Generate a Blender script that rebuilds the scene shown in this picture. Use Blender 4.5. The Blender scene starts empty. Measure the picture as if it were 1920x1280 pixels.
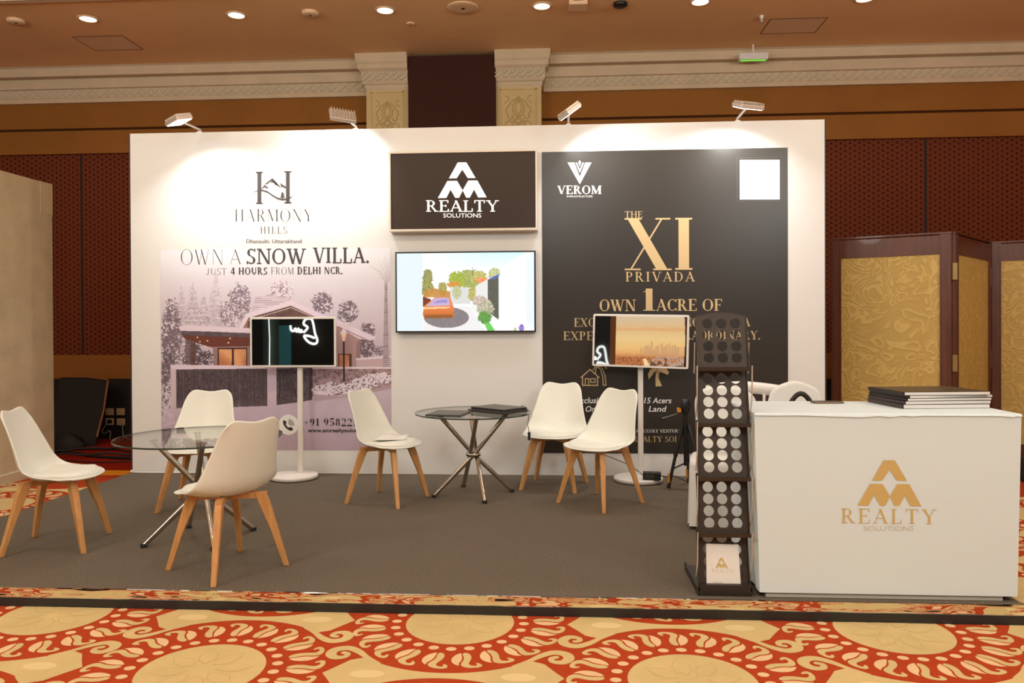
import bpy, bmesh, math, random
import numpy as np
from mathutils import Vector, Matrix

random.seed(7)
RNG = np.random.RandomState(11)
C = bpy.context.scene.collection
SC = bpy.context.scene
PI = math.pi

# ------------------------------------------------------------------ camera, world, exposure
FPX = 1464.66
CAM = (0.7990, -6.6907, 1.2898)
YAW, PITCH, ROLL = 0.063188, -0.0067467, -0.0044917
SHIFT = -21.697


def cam_axes():
    cy, sy = math.cos(YAW), math.sin(YAW)
    f = Vector((-sy * math.cos(PITCH), cy * math.cos(PITCH), math.sin(PITCH)))
    r = Vector((cy, sy, 0)); u = r.cross(f)
    c, s = math.cos(ROLL), math.sin(ROLL)
    return r * c + u * s, u * c - r * s, f


AR, AU, AF = cam_axes()
cd = bpy.data.cameras.new('camera')
cam = bpy.data.objects.new('camera', cd); C.objects.link(cam)
cd.sensor_width = 36.0; cd.sensor_fit = 'HORIZONTAL'
cd.lens = FPX / 1920 * 36; cd.shift_y = SHIFT / 1920
cd.clip_start = .05; cd.clip_end = 80
m3 = Matrix((AR, AU, -AF)).transposed()
cam.matrix_world = Matrix.Translation(CAM) @ m3.to_4x4()
SC.camera = cam

SC.view_settings.view_transform = 'Standard'
SC.view_settings.look = 'None'
SC.view_settings.exposure = 0.12
SC.view_settings.gamma = 1.0
SC.view_settings.use_curve_mapping = False

world = bpy.data.worlds.new('world'); SC.world = world
world.use_nodes = True
wb = world.node_tree.nodes['Background']
wb.inputs['Color'].default_value = (1.0, .80, .60, 1)
wb.inputs['Strength'].default_value = 0.02

CEIL = 4.42
FLOOR = -0.09


def lamp(name, kind, loc, energy, color, aim=None, **kw):
    d = bpy.data.lights.new(name, kind)
    d.energy = energy; d.color = color
    for k, v in kw.items(): setattr(d, k, v)
    o = bpy.data.objects.new(name, d); C.objects.link(o); o.location = loc
    if aim is not None:
        o.rotation_euler = (Vector(aim) - Vector(loc)).to_track_quat('-Z', 'Y').to_euler()
    return o


WARM = (1.0, .86, .66)
WARM2 = (.94, 1.0, .98)
DOWN_W = 46.0
# recessed downlights of the hall: one warm spot under each fitting, the rows go on behind the viewer
ROW_X = [-4.0, -2.465, -.94, .62, 2.16, 3.75]
for yy, e in ((.98, .28), (-1.1, .16), (-3.2, .62), (-5.3, .30), (-7.4, .3)):
    for xx in ROW_X:
        lamp('downlight_lamp', 'SPOT', (xx, yy, CEIL - .04), DOWN_W * e, WARM if yy > 0 else WARM2, (xx, yy, 0),
             spot_size=math.radians(128), spot_blend=.8, shadow_soft_size=.09)
# added unseen point lamps behind and beside the viewer, brightening fronts and ceiling
for xx, yy, e in ((-5.6, -3.4, .45), (5.7, -3.4, .5), (-3.6, -6.6, 1.0), (.6, -7.0, 1.0), (4.6, -6.6, 1.0), (-3.6, -9.4, .7), (4.6, -9.4, .7)):
    lamp('hall_fill_lamp', 'POINT', (xx, yy, 3.45), 143 * e, WARM2, None, shadow_soft_size=.35)
# added area lamp out of view, aimed up to brighten the ceiling
lamp('ceiling_fill_lamp', 'AREA', (.3, -2.6, 3.5), 60, (1, .88, .66), (.3, 1.6, 4.42), shape='RECTANGLE', size=11, size_y=.3)
# four cool floodlights on arms over the booth wall: head position, aim point on the wall
FLOODS = [((-2.33, -.44, 2.965), (-2.13, -.30, 2.15), (-2.378, 3.0)),
          ((-.98, -.40, 2.985), (-1.26, .08, 2.43), (-.98, 3.0)),
          ((.88, -.42, 2.975), (1.36, -.24, 2.30), (.867, 3.0)),
          ((2.27, -.42, 2.985), (2.17, -.17, 2.30), (2.29, 3.0))]
FLOOD_W = 8.0
for h, a, b in FLOODS:
    hv = Vector(h); d = (Vector(a) - hv).normalized()
    lamp('floodlight_lamp', 'AREA', hv + d * .03, FLOOD_W, (1, .99, .97), a, shape='RECTANGLE', size=.17, size_y=.11, spread=math.radians(132))


# ------------------------------------------------------------------ pixel -> plane helpers (planes stand where the real surfaces stand)
def ray(px, py):
    return AF + AR * ((px - 960) / FPX) - AU * ((py - 640 - SHIFT) / FPX)


def onY(px, py, Y=0.0):
    d = ray(px, py); t = (Y - CAM[1]) / d[1]
    return Vector(CAM) + d * t


def onZ(px, py, Z=0.0):
    d = ray(px, py); t = (Z - CAM[2]) / d[2]
    return Vector(CAM) + d * t


def proj_np(P):
    d = P - np.array(CAM)
    z = d @ np.array(AF)
    return 960 + FPX * (d @ np.array(AR)) / z, 640 + SHIFT - FPX * (d @ np.array(AU)) / z


# ------------------------------------------------------------------ materials
def lin(c):
    c = [v / 255.0 for v in c]
    return tuple(v / 12.92 if v <= .04045 else ((v + .055) / 1.055) ** 2.4 for v in c)


def nd(nt, typ, **kw):
    n = nt.nodes.new(typ)
    for k, v in kw.items():
        if k in n.inputs.keys(): n.inputs[k].default_value = v
        else: setattr(n, k, v)
    return n


def mat(name, col, rough=.5, metal=0.0, spec=.5, emit=None, es=0.0, var=0.0, vscale=30.0, bump=0.0, bscale=60.0, coat=0.0, stretch=None, sheen=0.0):
    m = bpy.data.materials.new(name); m.use_nodes = True
    nt = m.node_tree; b = nt.nodes['Principled BSDF']
    b.inputs['Base Color'].default_value = (*col, 1)
    b.inputs['Roughness'].default_value = rough
    b.inputs['Metallic'].default_value = metal
    b.inputs['Specular IOR Level'].default_value = spec
    b.inputs['Coat Weight'].default_value = coat
    b.inputs['Sheen Weight'].default_value = sheen
    if emit:
        b.inputs['Emission Color'].default_value = (*emit, 1)
        b.inputs['Emission Strength'].default_value = es
    if var or bump:
        tc = nd(nt, 'ShaderNodeTexCoord')
        mp = nd(nt, 'ShaderNodeMapping')
        if stretch: mp.inputs['Scale'].default_value = stretch
        nt.links.new(tc.outputs['Object'], mp.inputs['Vector'])
    if var:
        nz = nd(nt, 'ShaderNodeTexNoise', Scale=vscale, Detail=5.0, Roughness=.6)
        nt.links.new(mp.outputs['Vector'], nz.inputs['Vector'])
        rp = nd(nt, 'ShaderNodeValToRGB')
        rp.color_ramp.elements[0].position = .3; rp.color_ramp.elements[1].position = .7
        rp.color_ramp.elements[0].color = (*[c * (1 - var) for c in col], 1)
        rp.color_ramp.elements[1].color = (*[min(1, c * (1 + var)) for c in col], 1)
        nt.links.new(nz.outputs['Fac'], rp.inputs['Fac'])
        nt.links.new(rp.outputs['Color'], b.inputs['Base Color'])
    if bump:
        nb = nd(nt, 'ShaderNodeTexNoise', Scale=bscale, Detail=4.0)
        nt.links.new(mp.outputs['Vector'], nb.inputs['Vector'])
        bp = nd(nt, 'ShaderNodeBump', Strength=bump, Distance=.01)
        nt.links.new(nb.outputs['Fac'], bp.inputs['Height'])
        nt.links.new(bp.outputs['Normal'], b.inputs['Normal'])
    return m


def clear_glass(name, tint):
    m = bpy.data.materials.new(name); m.use_nodes = True
    nt = m.node_tree; nt.nodes.clear()
    out = nd(nt, 'ShaderNodeOutputMaterial'); mix = nd(nt, 'ShaderNodeMixShader')
    tr = nd(nt, 'ShaderNodeBsdfTransparent'); tr.inputs['Color'].default_value = (*tint, 1)
    gl = nd(nt, 'ShaderNodeBsdfGlossy'); gl.inputs['Roughness'].default_value = .02
    fr = nd(nt, 'ShaderNodeFresnel'); ge = nd(nt, 'ShaderNodeNewGeometry')
    ml = nd(nt, 'ShaderNodeMath', operation='MULTIPLY_ADD'); ml.inputs[1].default_value = -.8333; ml.inputs[2].default_value = 1.5
    nt.links.new(ge.outputs['Backfacing'], ml.inputs[0]); nt.links.new(ml.outputs[0], fr.inputs['IOR'])
    nt.links.new(fr.outputs[0], mix.inputs[0]); nt.links.new(tr.outputs[0], mix.inputs[1]); nt.links.new(gl.outputs[0], mix.inputs[2])
    nt.links.new(mix.outputs[0], out.inputs[0])
    return m


def vcol_mat(name, rough=.5, spec=.3, emit=0.0):
    m = bpy.data.materials.new(name); m.use_nodes = True
    nt = m.node_tree; b = nt.nodes['Principled BSDF']
    at = nd(nt, 'ShaderNodeVertexColor'); at.layer_name = 'print'
    b.inputs['Roughness'].default_value = rough; b.inputs['Specular IOR Level'].default_value = spec
    if emit:
        b.inputs['Base Color'].default_value = (.01, .01, .01, 1)
        nt.links.new(at.outputs['Color'], b.inputs['Emission Color'])
        b.inputs['Emission Strength'].default_value = emit
    else:
        nt.links.new(at.outputs['Color'], b.inputs['Base Color'])
    return m


M = {}
M['white_board'] = mat('white_board', (.76, .77, .77), .55, spec=.3)
M['board_edge'] = mat('board_edge', (.02, .02, .025), .6)
M['black_print'] = mat('black_print', lin((54, 50, 47)), .30, spec=.4)
M['gold_print'] = mat('gold_print', lin((204, 178, 132)), .4)
M['gold_line'] = mat('gold_line', lin((190, 168, 126)), .4)
M['outline'] = mat('outline', lin((110, 102, 94)), .5)
M['white_print'] = mat('white_print', (.86, .86, .85), .45)
M['dark_ink'] = mat('dark_ink', lin((66, 60, 62)), .5)
M['black_ink'] = mat('black_ink', lin((40, 36, 36)), .5)
M['sign_face'] = mat('sign_face', lin((58, 44, 36)), .5, spec=.3)
M['sign_letter'] = mat('sign_letter', (.9, .9, .88), .4, emit=(1, .97, .9), es=.75)
M['cream_frame'] = mat('cream_frame', (.78, .72, .63), .5)
M['black_plastic'] = mat('black_plastic', (.012, .012, .013), .35)
M['shell'] = mat('shell', (.80, .82, .75), .38, spec=.45)
M['cushion'] = mat('cushion', (.81, .83, .76), .5, spec=.35)
M['beech'] = mat('beech', lin((205, 150, 92)), .45, var=.14, vscale=9, stretch=(6, 6, .7))
M['steel'] = mat('steel', (.50, .46, .40), .2, metal=1)
M['rod'] = mat('rod', (.66, .65, .60), .45, metal=.7)
M['glass'] = clear_glass('glass', (.955, .97, .955))
M['glass_rim'] = mat('glass_rim', (.035, .05, .042), .12)
M['deck'] = mat('deck', lin((109, 100, 88)), .95, spec=.1, var=.3, vscale=95, bump=.5, bscale=260)
M['kick'] = mat('kick', (.022, .021, .019), .5)
M['white_metal'] = mat('white_metal', (.80, .78, .75), .35)
M['white_fabric'] = mat('white_fabric', (.71, .82, .86), .75, spec=.2, bump=.08, bscale=9)
M['cover_fabric'] = mat('cover_fabric', (.78, .80, .78), .8, spec=.15, bump=.12, bscale=5)
M['counter_logo'] = mat('counter_logo', lin((206, 178, 112)), .5)
M['faint_logo'] = mat('faint_logo', lin((212, 204, 190)), .6)
M['plinth'] = mat('plinth', lin((205, 203, 190)), .5)
M['rack'] = mat('rack', lin((54, 42, 32)), .42, spec=.5)
M['rack_base'] = mat('rack_base', lin((40, 36, 32)), .45)
M['paper'] = mat('paper', (.83, .82, .79), .6)
M['page'] = mat('page', (.76, .75, .72), .7)
M['cover_dark'] = mat('cover_dark', lin((70, 64, 50)), .35)
M['spine'] = mat('spine', lin((34, 26, 28)), .4)
M['spine_plum'] = mat('spine_plum', lin((58, 42, 44)), .4)
M['phone'] = mat('phone', lin((120, 96, 74)), .3, metal=.5)
M['leather'] = mat('leather', lin((34, 25, 20)), .5)
M['device'] = mat('device', (.022, .022, .024), .35)
M['device_grey'] = mat('device_grey', lin((70, 66, 60)), .35)
M['orange'] = mat('orange', lin((225, 150, 40)), .5)
M['ceiling'] = mat('ceiling', (.90, .60, .33), .85, spec=.15, var=.05, vscale=.8)
M['ceil_fit'] = mat('ceil_fit', (.84, .60, .39), .7)
M['cornice'] = mat('cornice', (.66, .53, .37), .7, spec=.2, var=.06, vscale=3)
M['cornice_orn'] = mat('cornice_orn', (.70, .60, .46), .7, spec=.2)
M['amber'] = mat('amber', lin((150, 98, 42)), .7, spec=.2, var=.10, vscale=1.2)
M['pil'] = mat('pil', (.66, .49, .24), .65, spec=.25, var=.06, vscale=4)
M['pil_carve'] = mat('pil_carve', (.54, .39, .18), .6, spec=.25)
M['brown_cloth'] = mat('brown_cloth', lin((66, 38, 30)), .8, spec=.15, var=.05, vscale=2)
M['lens'] = mat('lens', (1, 1, 1), .4, emit=(1, .90, .74), es=5.0)
M['lens_hot'] = mat('lens_hot', (1, 1, 1), .4, emit=(1, .80, .52), es=3.0)
M['flood_face'] = mat('flood_face', (1, 1, 1), .4, emit=(.96, .98, 1), es=7.0)
M['alu'] = mat('alu', (.68, .62, .56), .45, metal=.6)
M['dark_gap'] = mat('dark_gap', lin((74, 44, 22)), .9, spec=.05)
M['wood_dark'] = mat('wood_dark', lin((92, 49, 30)), .36, spec=.5, coat=.08, var=.22, vscale=6, stretch=(5, 5, .6))
M['brass'] = mat('brass', (.45, .32, .14), .4, metal=.8)
M['grey_panel'] = mat('grey_panel', lin((200, 184, 152)), .8, spec=.15, var=.13, vscale=3.2)
M['black_base'] = mat('black_base', (.009, .008, .0075), .7)
M['socket'] = mat('socket', lin((200, 176, 140)), .5)
M['brown_edge'] = mat('brown_edge', lin((140, 88, 52)), .4)
M['cable'] = mat('cable', (.012, .012, .012), .5)
M['grey_cable'] = mat('grey_cable', (.30, .27, .24), .5)
M['screen_off'] = mat('screen_off', (.006, .007, .007), .012, spec=.6)
M['exit_green'] = mat('exit_green', (.05, .3, .04), .5, emit=(.25, .9, .08), es=.7)
M['neon'] = mat('neon', (1, 1, 1), .4, emit=(.93, 1, .97), es=22)
M['rear_wall'] = mat('rear_wall', (.030, .022, .017), .9, spec=.05)
M['rear_green'] = mat('rear_green', (.10, .15, .11), .8)
M['teal'] = mat('teal', (.02, .1, .11), .6, emit=(.08, .42, .46), es=1.6)
M['red_paper'] = mat('red_paper', lin((150, 50, 40)), .6)
M['c_red'] = mat('c_red', lin((172, 66, 34)), .95, spec=.05, var=.07, vscale=40)
M['c_cream'] = mat('c_cream', lin((206, 182, 128)), .95, spec=.05, var=.07, vscale=5)
M['c_peach'] = mat('c_peach', lin((224, 190, 146)), .95, spec=.05, var=.05, vscale=9)
M['c_pale'] = mat('c_pale', lin((220, 198, 146)), .95, spec=.05)
M['c_line'] = mat('c_line', lin((196, 172, 118)), .95, spec=.05)
M['c_plain'] = mat('c_plain', lin((148, 38, 22)), .95, spec=.05, var=.10, vscale=30)
M['c_stripe'] = mat('c_stripe', lin((232, 150, 40)), .95, spec=.05)


def mirror_strip():
    m = bpy.data.materials.new('mirror_strip'); m.use_nodes = True
    nt = m.node_tree; b = nt.nodes['Principled BSDF']
    b.inputs['Base Color'].default_value = (.86, .84, .80, 1); b.inputs['Metallic'].default_value = 1; b.inputs['Roughness'].default_value = .03
    tc = nd(nt, 'ShaderNodeTexCoord'); mp = nd(nt, 'ShaderNodeMapping'); mp.inputs['Scale'].default_value = (1.6, 1, 9)
    nz = nd(nt, 'ShaderNodeTexNoise', Scale=3.0, Detail=1.0)
    bp = nd(nt, 'ShaderNodeBump', Strength=.5, Distance=.02)
    nt.links.new(tc.outputs['Object'], mp.inputs['Vector']); nt.links.new(mp.outputs['Vector'], nz.inputs['Vector'])
    nt.links.new(nz.outputs['Fac'], bp.inputs['Height']); nt.links.new(bp.outputs['Normal'], b.inputs['Normal'])
    return m


M['mirror'] = mirror_strip()


def lattice_mat():
    # woven maroon wall panel: rings on a triangular lattice, from three crossed cosines
    m = bpy.data.materials.new('lattice_panel'); m.use_nodes = True
    nt = m.node_tree; b = nt.nodes['Principled BSDF']
    b.inputs['Roughness'].default_value = .7; b.inputs['Specular IOR Level'].default_value = .15
    tc = nd(nt, 'ShaderNodeTexCoord'); sp = nd(nt, 'ShaderNodeSeparateXYZ')
    nt.links.new(tc.outputs['Object'], sp.inputs[0])
    k = 2 * PI / .092

    def math_(op, a, bb=None):
        n = nd(nt, 'ShaderNodeMath', operation=op)
        for i, v in enumerate((a, bb)):
            if v is None: continue
            if isinstance(v, (int, float)): n.inputs[i].default_value = v
            else: nt.links.new(v, n.inputs[i])
        return n.outputs[0]
    tot = None
    for ang in (90, 30, 150):
        cx, cz = math.cos(math.radians(ang)) * k, math.sin(math.radians(ang)) * k
        v = math_('COSINE', math_('ADD', math_('MULTIPLY', sp.outputs[0], cx), math_('MULTIPLY', sp.outputs[2], cz)))
        tot = v if tot is None else math_('ADD', tot, v)
    rp = nd(nt, 'ShaderNodeValToRGB')
    e = rp.color_ramp.elements
    base = (*lin((104, 48, 27)), 1); line = (*lin((134, 72, 42)), 1); dark = (*lin((60, 18, 8)), 1)
    e[0].position = 0.0; e[0].color = dark
    e[1].position = 1.0; e[1].color = dark
    for p_, c_ in ((.03, dark), (.07, base), (.14, base), (.18, line), (.23, line), (.27, base), (.50, base), (.56, line), (.64, line), (.70, base), (.88, base), (.93, dark)):
        q = e.new(p_); q.color = c_
    nt.links.new(math_('DIVIDE', math_('ADD', tot, 1.5), 4.5), rp.inputs['Fac'])
    nt.links.new(rp.outputs['Color'], b.inputs['Base Color'])
    return m


M['lattice'] = lattice_mat()


def damask_mat():
    m = bpy.data.materials.new('damask'); m.use_nodes = True
    nt = m.node_tree; b = nt.nodes['Principled BSDF']
    b.inputs['Roughness'].default_value = .5
    tc = nd(nt, 'ShaderNodeTexCoord')
    w = nd(nt, 'ShaderNodeTexNoise', Scale=3.2, Detail=1.5); nt.links.new(tc.outputs['Object'], w.inputs['Vector'])
    w.inputs['Distortion'].default_value = 2.6
    wv = nd(nt, 'ShaderNodeMath', operation='SINE'); ml = nd(nt, 'ShaderNodeMath', operation='MULTIPLY'); ml.inputs[1].default_value = 34.0
    nt.links.new(w.outputs['Fac'], ml.inputs[0]); nt.links.new(ml.outputs[0], wv.inputs[0])
    rp = nd(nt, 'ShaderNodeValToRGB')
    rp.color_ramp.elements[0].position = .35; rp.color_ramp.elements[0].color = (*lin((186, 156, 84)), 1)
    rp.color_ramp.elements[1].position = 1.0; rp.color_ramp.elements[1].color = (*lin((204, 174, 100)), 1)
    nt.links.new(wv.outputs[0], rp.inputs['Fac']); nt.links.new(rp.outputs['Color'], b.inputs['Base Color'])
    bp = nd(nt, 'ShaderNodeBump', Strength=.25, Distance=.004)
    nt.links.new(wv.outputs[0], bp.inputs['Height']); nt.links.new(bp.outputs['Normal'], b.inputs['Normal'])
    return m


M['damask'] = damask_mat()


# ------------------------------------------------------------------ mesh builder
class MB:
    def __init__(s): s.v = []; s.f = []; s.mi = []; s.sm = []; s.mats = []

    def _m(s, m):
        m = M[m] if isinstance(m, str) else m
        if m not in s.mats: s.mats.append(m)
        return s.mats.index(m)

    def add(s, vs, fs, m, smooth=False):
        k = len(s.v); i = s._m(m)
        s.v += [tuple(q) for q in vs]
        for f in fs: s.f.append([k + a for a in f]); s.mi.append(i); s.sm.append(smooth)

    def poly(s, pts, m): s.add(pts, [list(range(len(pts)))], m)

    def box(s, x0, x1, y0, y1, z0, z1, m, T=None):
        vs = [Vector((x, y, z)) for z in (z0, z1) for y in (y0, y1) for x in (x0, x1)]
        if T is not None: vs = [T @ q for q in vs]
        s.add(vs, [(0, 2, 3, 1), (4, 5, 7, 6), (0, 1, 5, 4), (2, 6, 7, 3), (1, 3, 7, 5), (0, 4, 6, 2)], m)

    def prism(s, pts, d, m):
        # closed outline pts (3D), pushed along vector d
        d = Vector(d); n = len(pts); a = [Vector(p) for p in pts]; b = [p + d for p in a]
        s.add(a + b, [list(range(n))[::-1], list(range(n, 2 * n))] + [[i, (i + 1) % n, n + (i + 1) % n, n + i] for i in range(n)], m)

    def tube(s, pts, r, m, n=10, caps=True, smooth=True, flat=None):
        pts = [Vector(p) for p in pts]; rs = r if isinstance(r, (list, tuple)) else [r] * len(pts)
        vs = []; up = None
        for i, p in enumerate(pts):
            d = (pts[min(i + 1, len(pts) - 1)] - pts[max(i - 1, 0)]).normalized()
            if up is None: up = Vector((0, 0, 1)) if abs(d.z) < .9 else Vector((1, 0, 0))
            a = d.cross(up).normalized(); b = a.cross(d).normalized(); up = b
            for k in range(n):
                t = 2 * PI * k / n
                vs.append(p + a * math.cos(t) * rs[i] + b * math.sin(t) * rs[i] * (flat or 1))
        fs = [[i * n + k, i * n + (k + 1) % n, (i + 1) * n + (k + 1) % n, (i + 1) * n + k] for i in range(len(pts) - 1) for k in range(n)]
        s.add(vs, fs, m, smooth)
        if caps:
            s.add(vs[:n], [list(range(n))], m); s.add(vs[-n:], [list(range(n))[::-1]], m)

    def lathe(s, prof, m, n=40, c=(0, 0), smooth=True, T=None):
        vs = []
        for r, z in prof:
            for k in range(n):
                t = 2 * PI * k / n; vs.append(Vector((c[0] + r * math.cos(t), c[1] + r * math.sin(t), z)))
        if T is not None: vs = [T @ q for q in vs]
        fs = [[i * n + k, i * n + (k + 1) % n, (i + 1) * n + (k + 1) % n, (i + 1) * n + k] for i in range(len(prof) - 1) for k in range(n)]
        s.add(vs, fs, m, smooth)
        if prof[0][0] > 1e-6: s.add(vs[:n], [list(range(n))[::-1]], m)
        if prof[-1][0] > 1e-6: s.add(vs[-n:], [list(range(n))], m)

    def build(s, name, parent=None, loc=None, bevel=0.0, weld=False):
        me = bpy.data.meshes.new(name)
        me.from_pydata(s.v, [], s.f)
        for m in s.mats: me.materials.append(m)
        me.polygons.foreach_set('material_index', s.mi)
        me.polygons.foreach_set('use_smooth', s.sm)
        me.update()
        if weld:
            bm = bmesh.new(); bm.from_mesh(me); bmesh.ops.remove_doubles(bm, verts=bm.verts, dist=1e-5); bmesh.ops.recalc_face_normals(bm, faces=bm.faces); bm.to_mesh(me); bm.free()
        o = bpy.data.objects.new(name, me); C.objects.link(o)
        if parent: o.parent = parent
        if loc: o.location = loc
        if bevel:
            b = o.modifiers.new('bevel', 'BEVEL'); b.width = bevel; b.segments = 3; b.limit_method = 'ANGLE'; b.angle_limit = math.radians(40); b.harden_normals = False
        return o


def thing(name, label, cat, loc=(0, 0, 0), rz=0.0, group=None, kind=None):
    o = bpy.data.objects.new(name, None); C.objects.link(o)
    o.empty_display_size = .1
    o.location = loc; o.rotation_euler = (0, 0, rz)
    return tag(o, label, cat, group, kind)


def tag(o, label=None, cat=None, group=None, kind=None):
    if label: o['label'] = label
    if cat: o['category'] = cat
    if group: o['group'] = group
    if kind: o['kind'] = kind
    return o


def structure(o, label=None, cat=None):
    return tag(o, label, cat, None, 'structure')


def copy_tree(o, loc, rz, label, group=None):
    r = o.copy(); C.objects.link(r); r.location = loc; r.rotation_euler = (0, 0, rz)
    r['label'] = label
    if group: r['group'] = group
    for ch in list(o.children):
        c = ch.copy(); C.objects.link(c); c.parent = r
        for g in list(ch.children):
            d = g.copy(); C.objects.link(d); d.parent = c
    return r


# ------------------------------------------------------------------ lettering: stroked capitals with thick and thin strokes
GLY = {
 'A': (.80, 'l .08 0 .41 1 t;l .38 1 .70 0 T;l .19 .34 .58 .34 t;s -.02 .20 0;s .54 .84 0'),
 'B': (.72, 'l .17 0 .17 1 T;a .34 .755 .24 .245 -90 90;a .34 .255 .29 .255 -90 90;l .02 .985 .36 .985 t;l .17 .505 .36 .505 t;l .02 .015 .36 .015 t'),
 'C': (.76, 'a .42 .5 .38 .5 38 322;l .72 .80 .72 1 t;l .72 .0 .72 .18 t'),
 'D': (.84, 'l .17 0 .17 1 T;a .34 .5 .42 .5 -90 90;l .02 .985 .36 .985 t;l .02 .015 .36 .015 t'),
 'E': (.68, 'l .17 0 .17 1 T;l .02 .985 .60 .985 t;l .02 .015 .63 .015 t;l .17 .52 .46 .52 t;l .59 .78 .59 1 t;l .62 0 .62 .24 t;l .46 .42 .46 .62 t'),
 'F': (.64, 'l .17 0 .17 1 T;l .02 .985 .60 .985 t;l .17 .50 .46 .50 t;l .59 .76 .59 1 t;l .46 .40 .46 .60 t;s .02 .34 0'),
 'H': (.88, 'l .17 0 .17 1 T;l .69 0 .69 1 T;l .17 .52 .69 .52 t;s .02 .32 0;s .02 .32 1;s .54 .84 0;s .54 .84 1'),
 'I': (.38, 'l .18 0 .18 1 T;s .02 .34 0;s .02 .34 1'),
 'J': (.46, 'l .28 .2 .28 1 T;a .14 .2 .14 .2 180 360;s .13 .43 1'),
 'L': (.66, 'l .17 0 .17 1 T;l .02 .015 .60 .015 t;l .59 0 .59 .28 t;s .02 .34 1'),
 'M': (1.02, 'l .13 0 .13 1 t;l .16 1 .47 .05 T;l .47 .05 .80 1 t;l .83 0 .83 1 T;s .0 .26 0;s .68 .99 0;s .0 .20 1;s .80 .99 1'),
 'N': (.88, 'l .14 0 .14 1 t;l .18 1 .72 0 T;l .74 0 .74 1 t;s .0 .28 0;s .0 .2 1;s .60 .88 1'),
 'O': (.86, 'a .42 .5 .41 .515 0 360'),
 'P': (.68, 'l .17 0 .17 1 T;a .34 .735 .27 .265 -90 90;l .02 .985 .36 .985 t;l .17 .485 .36 .485 t;s .02 .34 0'),
 'R': (.80, 'l .17 0 .17 1 T;a .34 .745 .25 .255 -90 90;l .02 .985 .36 .985 t;l .17 .505 .36 .505 t;l .38 .5 .66 0 T;s .02 .34 0;s .56 .82 0'),
 'S': (.60, 'a .30 .745 .24 .255 40 270;a .30 .255 .26 .255 90 -145;l .52 .80 .52 1 t;l .06 0 .06 .2 t'),
 'T': (.74, 'l .36 0 .36 1 T;l .04 .985 .68 .985 t;l .05 .76 .05 1 t;l .67 .76 .67 1 t;s .20 .52 0'),
 'U': (.84, 'l .17 .3 .17 1 T;a .42 .33 .26 .33 180 360;l .68 .3 .68 1 t;s .02 .34 1;s .56 .82 1'),
 'V': (.80, 'l .12 1 .42 0 T;l .42 0 .70 1 t;s -.02 .28 1;s .58 .84 1'),
 'W': (1.16, 'l .12 1 .38 0 T;l .38 0 .56 .95 t;l .52 1 .80 0 T;l .80 0 1.04 1 t;s -.02 .28 1;s .42 .66 1;s .92 1.18 1'),
 'X': (.82, 'l .14 1 .66 0 T;l .10 0 .66 1 t;s .0 .30 1;s .54 .80 1;s .0 .28 0;s .50 .82 0'),
 'Y': (.80, 'l .12 1 .41 .45 T;l .41 .45 .68 1 t;l .41 0 .41 .48 T;s -.02 .28 1;s .56 .82 1;s .25 .57 0'),
 '1': (.46, 'l .24 0 .24 1 T;l .05 .84 .22 .96 t;s .04 .44 0'),
 '2': (.62, 'a .30 .72 .24 .28 165 -25;l .06 .03 .51 .58 t;l .04 .04 .58 .04 T'),
 '4': (.66, 'l .44 0 .44 1 T;l .04 .30 .42 1 t;l .04 .28 .64 .28 t;s .30 .60 0'),
 '5': (.60, 'l .12 .97 .52 .97 T;l .11 .5 .14 .97 t;a .27 .31 .27 .31 118 -145'),
 '8': (.62, 'a .30 .75 .22 .25 0 360;a .30 .26 .26 .26 0 360'),
 '9': (.62, 'a .30 .68 .25 .32 0 360;a .14 .62 .41 .62 8 -72'),
 '+': (.62, 'l .30 .18 .30 .74 t;l .04 .46 .56 .46 t'),
 '.': (.26, 'd .12 .075 .085'),
 ' ': (.34, ''),
}


def glyph_polys(ch, T, t, serif):
    """outline polygons of one glyph; T / t are the thick and thin stroke widths, in cap heights"""
    w, src = GLY[ch]; out = []; lay = 0
    for cmd in [c for c in src.split(';') if c]:
        a = cmd.split(); k = a[0]; lay += 1
        if k == 'l':
            x0, y0, x1, y1 = map(float, a[1:5]); th = (T if a[5] == 'T' else t) / 2
            if abs(y1 - y0) > .45 * abs(x1 - x0): out.append((lay, [(x0 - th, y0), (x0 + th, y0), (x1 + th, y1), (x1 - th, y1)]))
            else: out.append((lay, [(x0, y0 - th), (x1, y1 - th), (x1, y1 + th), (x0, y0 + th)]))
        elif k == 'a':
            cx, cy, rx, ry, a0, a1 = map(float, a[1:7]); n = 28; up = []; dn = []
            for i in range(n + 1):
                g = math.radians(a0 + (a1 - a0) * i / n); c, s_ = math.cos(g), math.sin(g)
                th = t + (T - t) * abs(c) ** 1.6
                up.append((cx + rx * c, cy + ry * s_)); dn.append((cx + (rx - th) * c, cy + (ry - max(t, th * .35)) * s_))
            for i in range(n): out.append((lay, [up[i], up[i + 1], dn[i + 1], dn[i]]))
        elif k == 's' and serif:
            x0, x1, y = map(float, a[1:4]); h = t * .95
            out.append((lay, [(x0, y), (x1, y), (x1, y + h), (x0, y + h)] if y < .5 else [(x0, y - h), (x1, y - h), (x1, y), (x0, y)]))
        elif k == 'd':
            cx, cy, r = map(float, a[1:4]); r = max(r, T * .55)
            out.append((lay, [(cx + r * math.cos(q * PI / 6), cy + r * math.sin(q * PI / 6)) for q in range(12)]))
    return w, out


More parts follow.
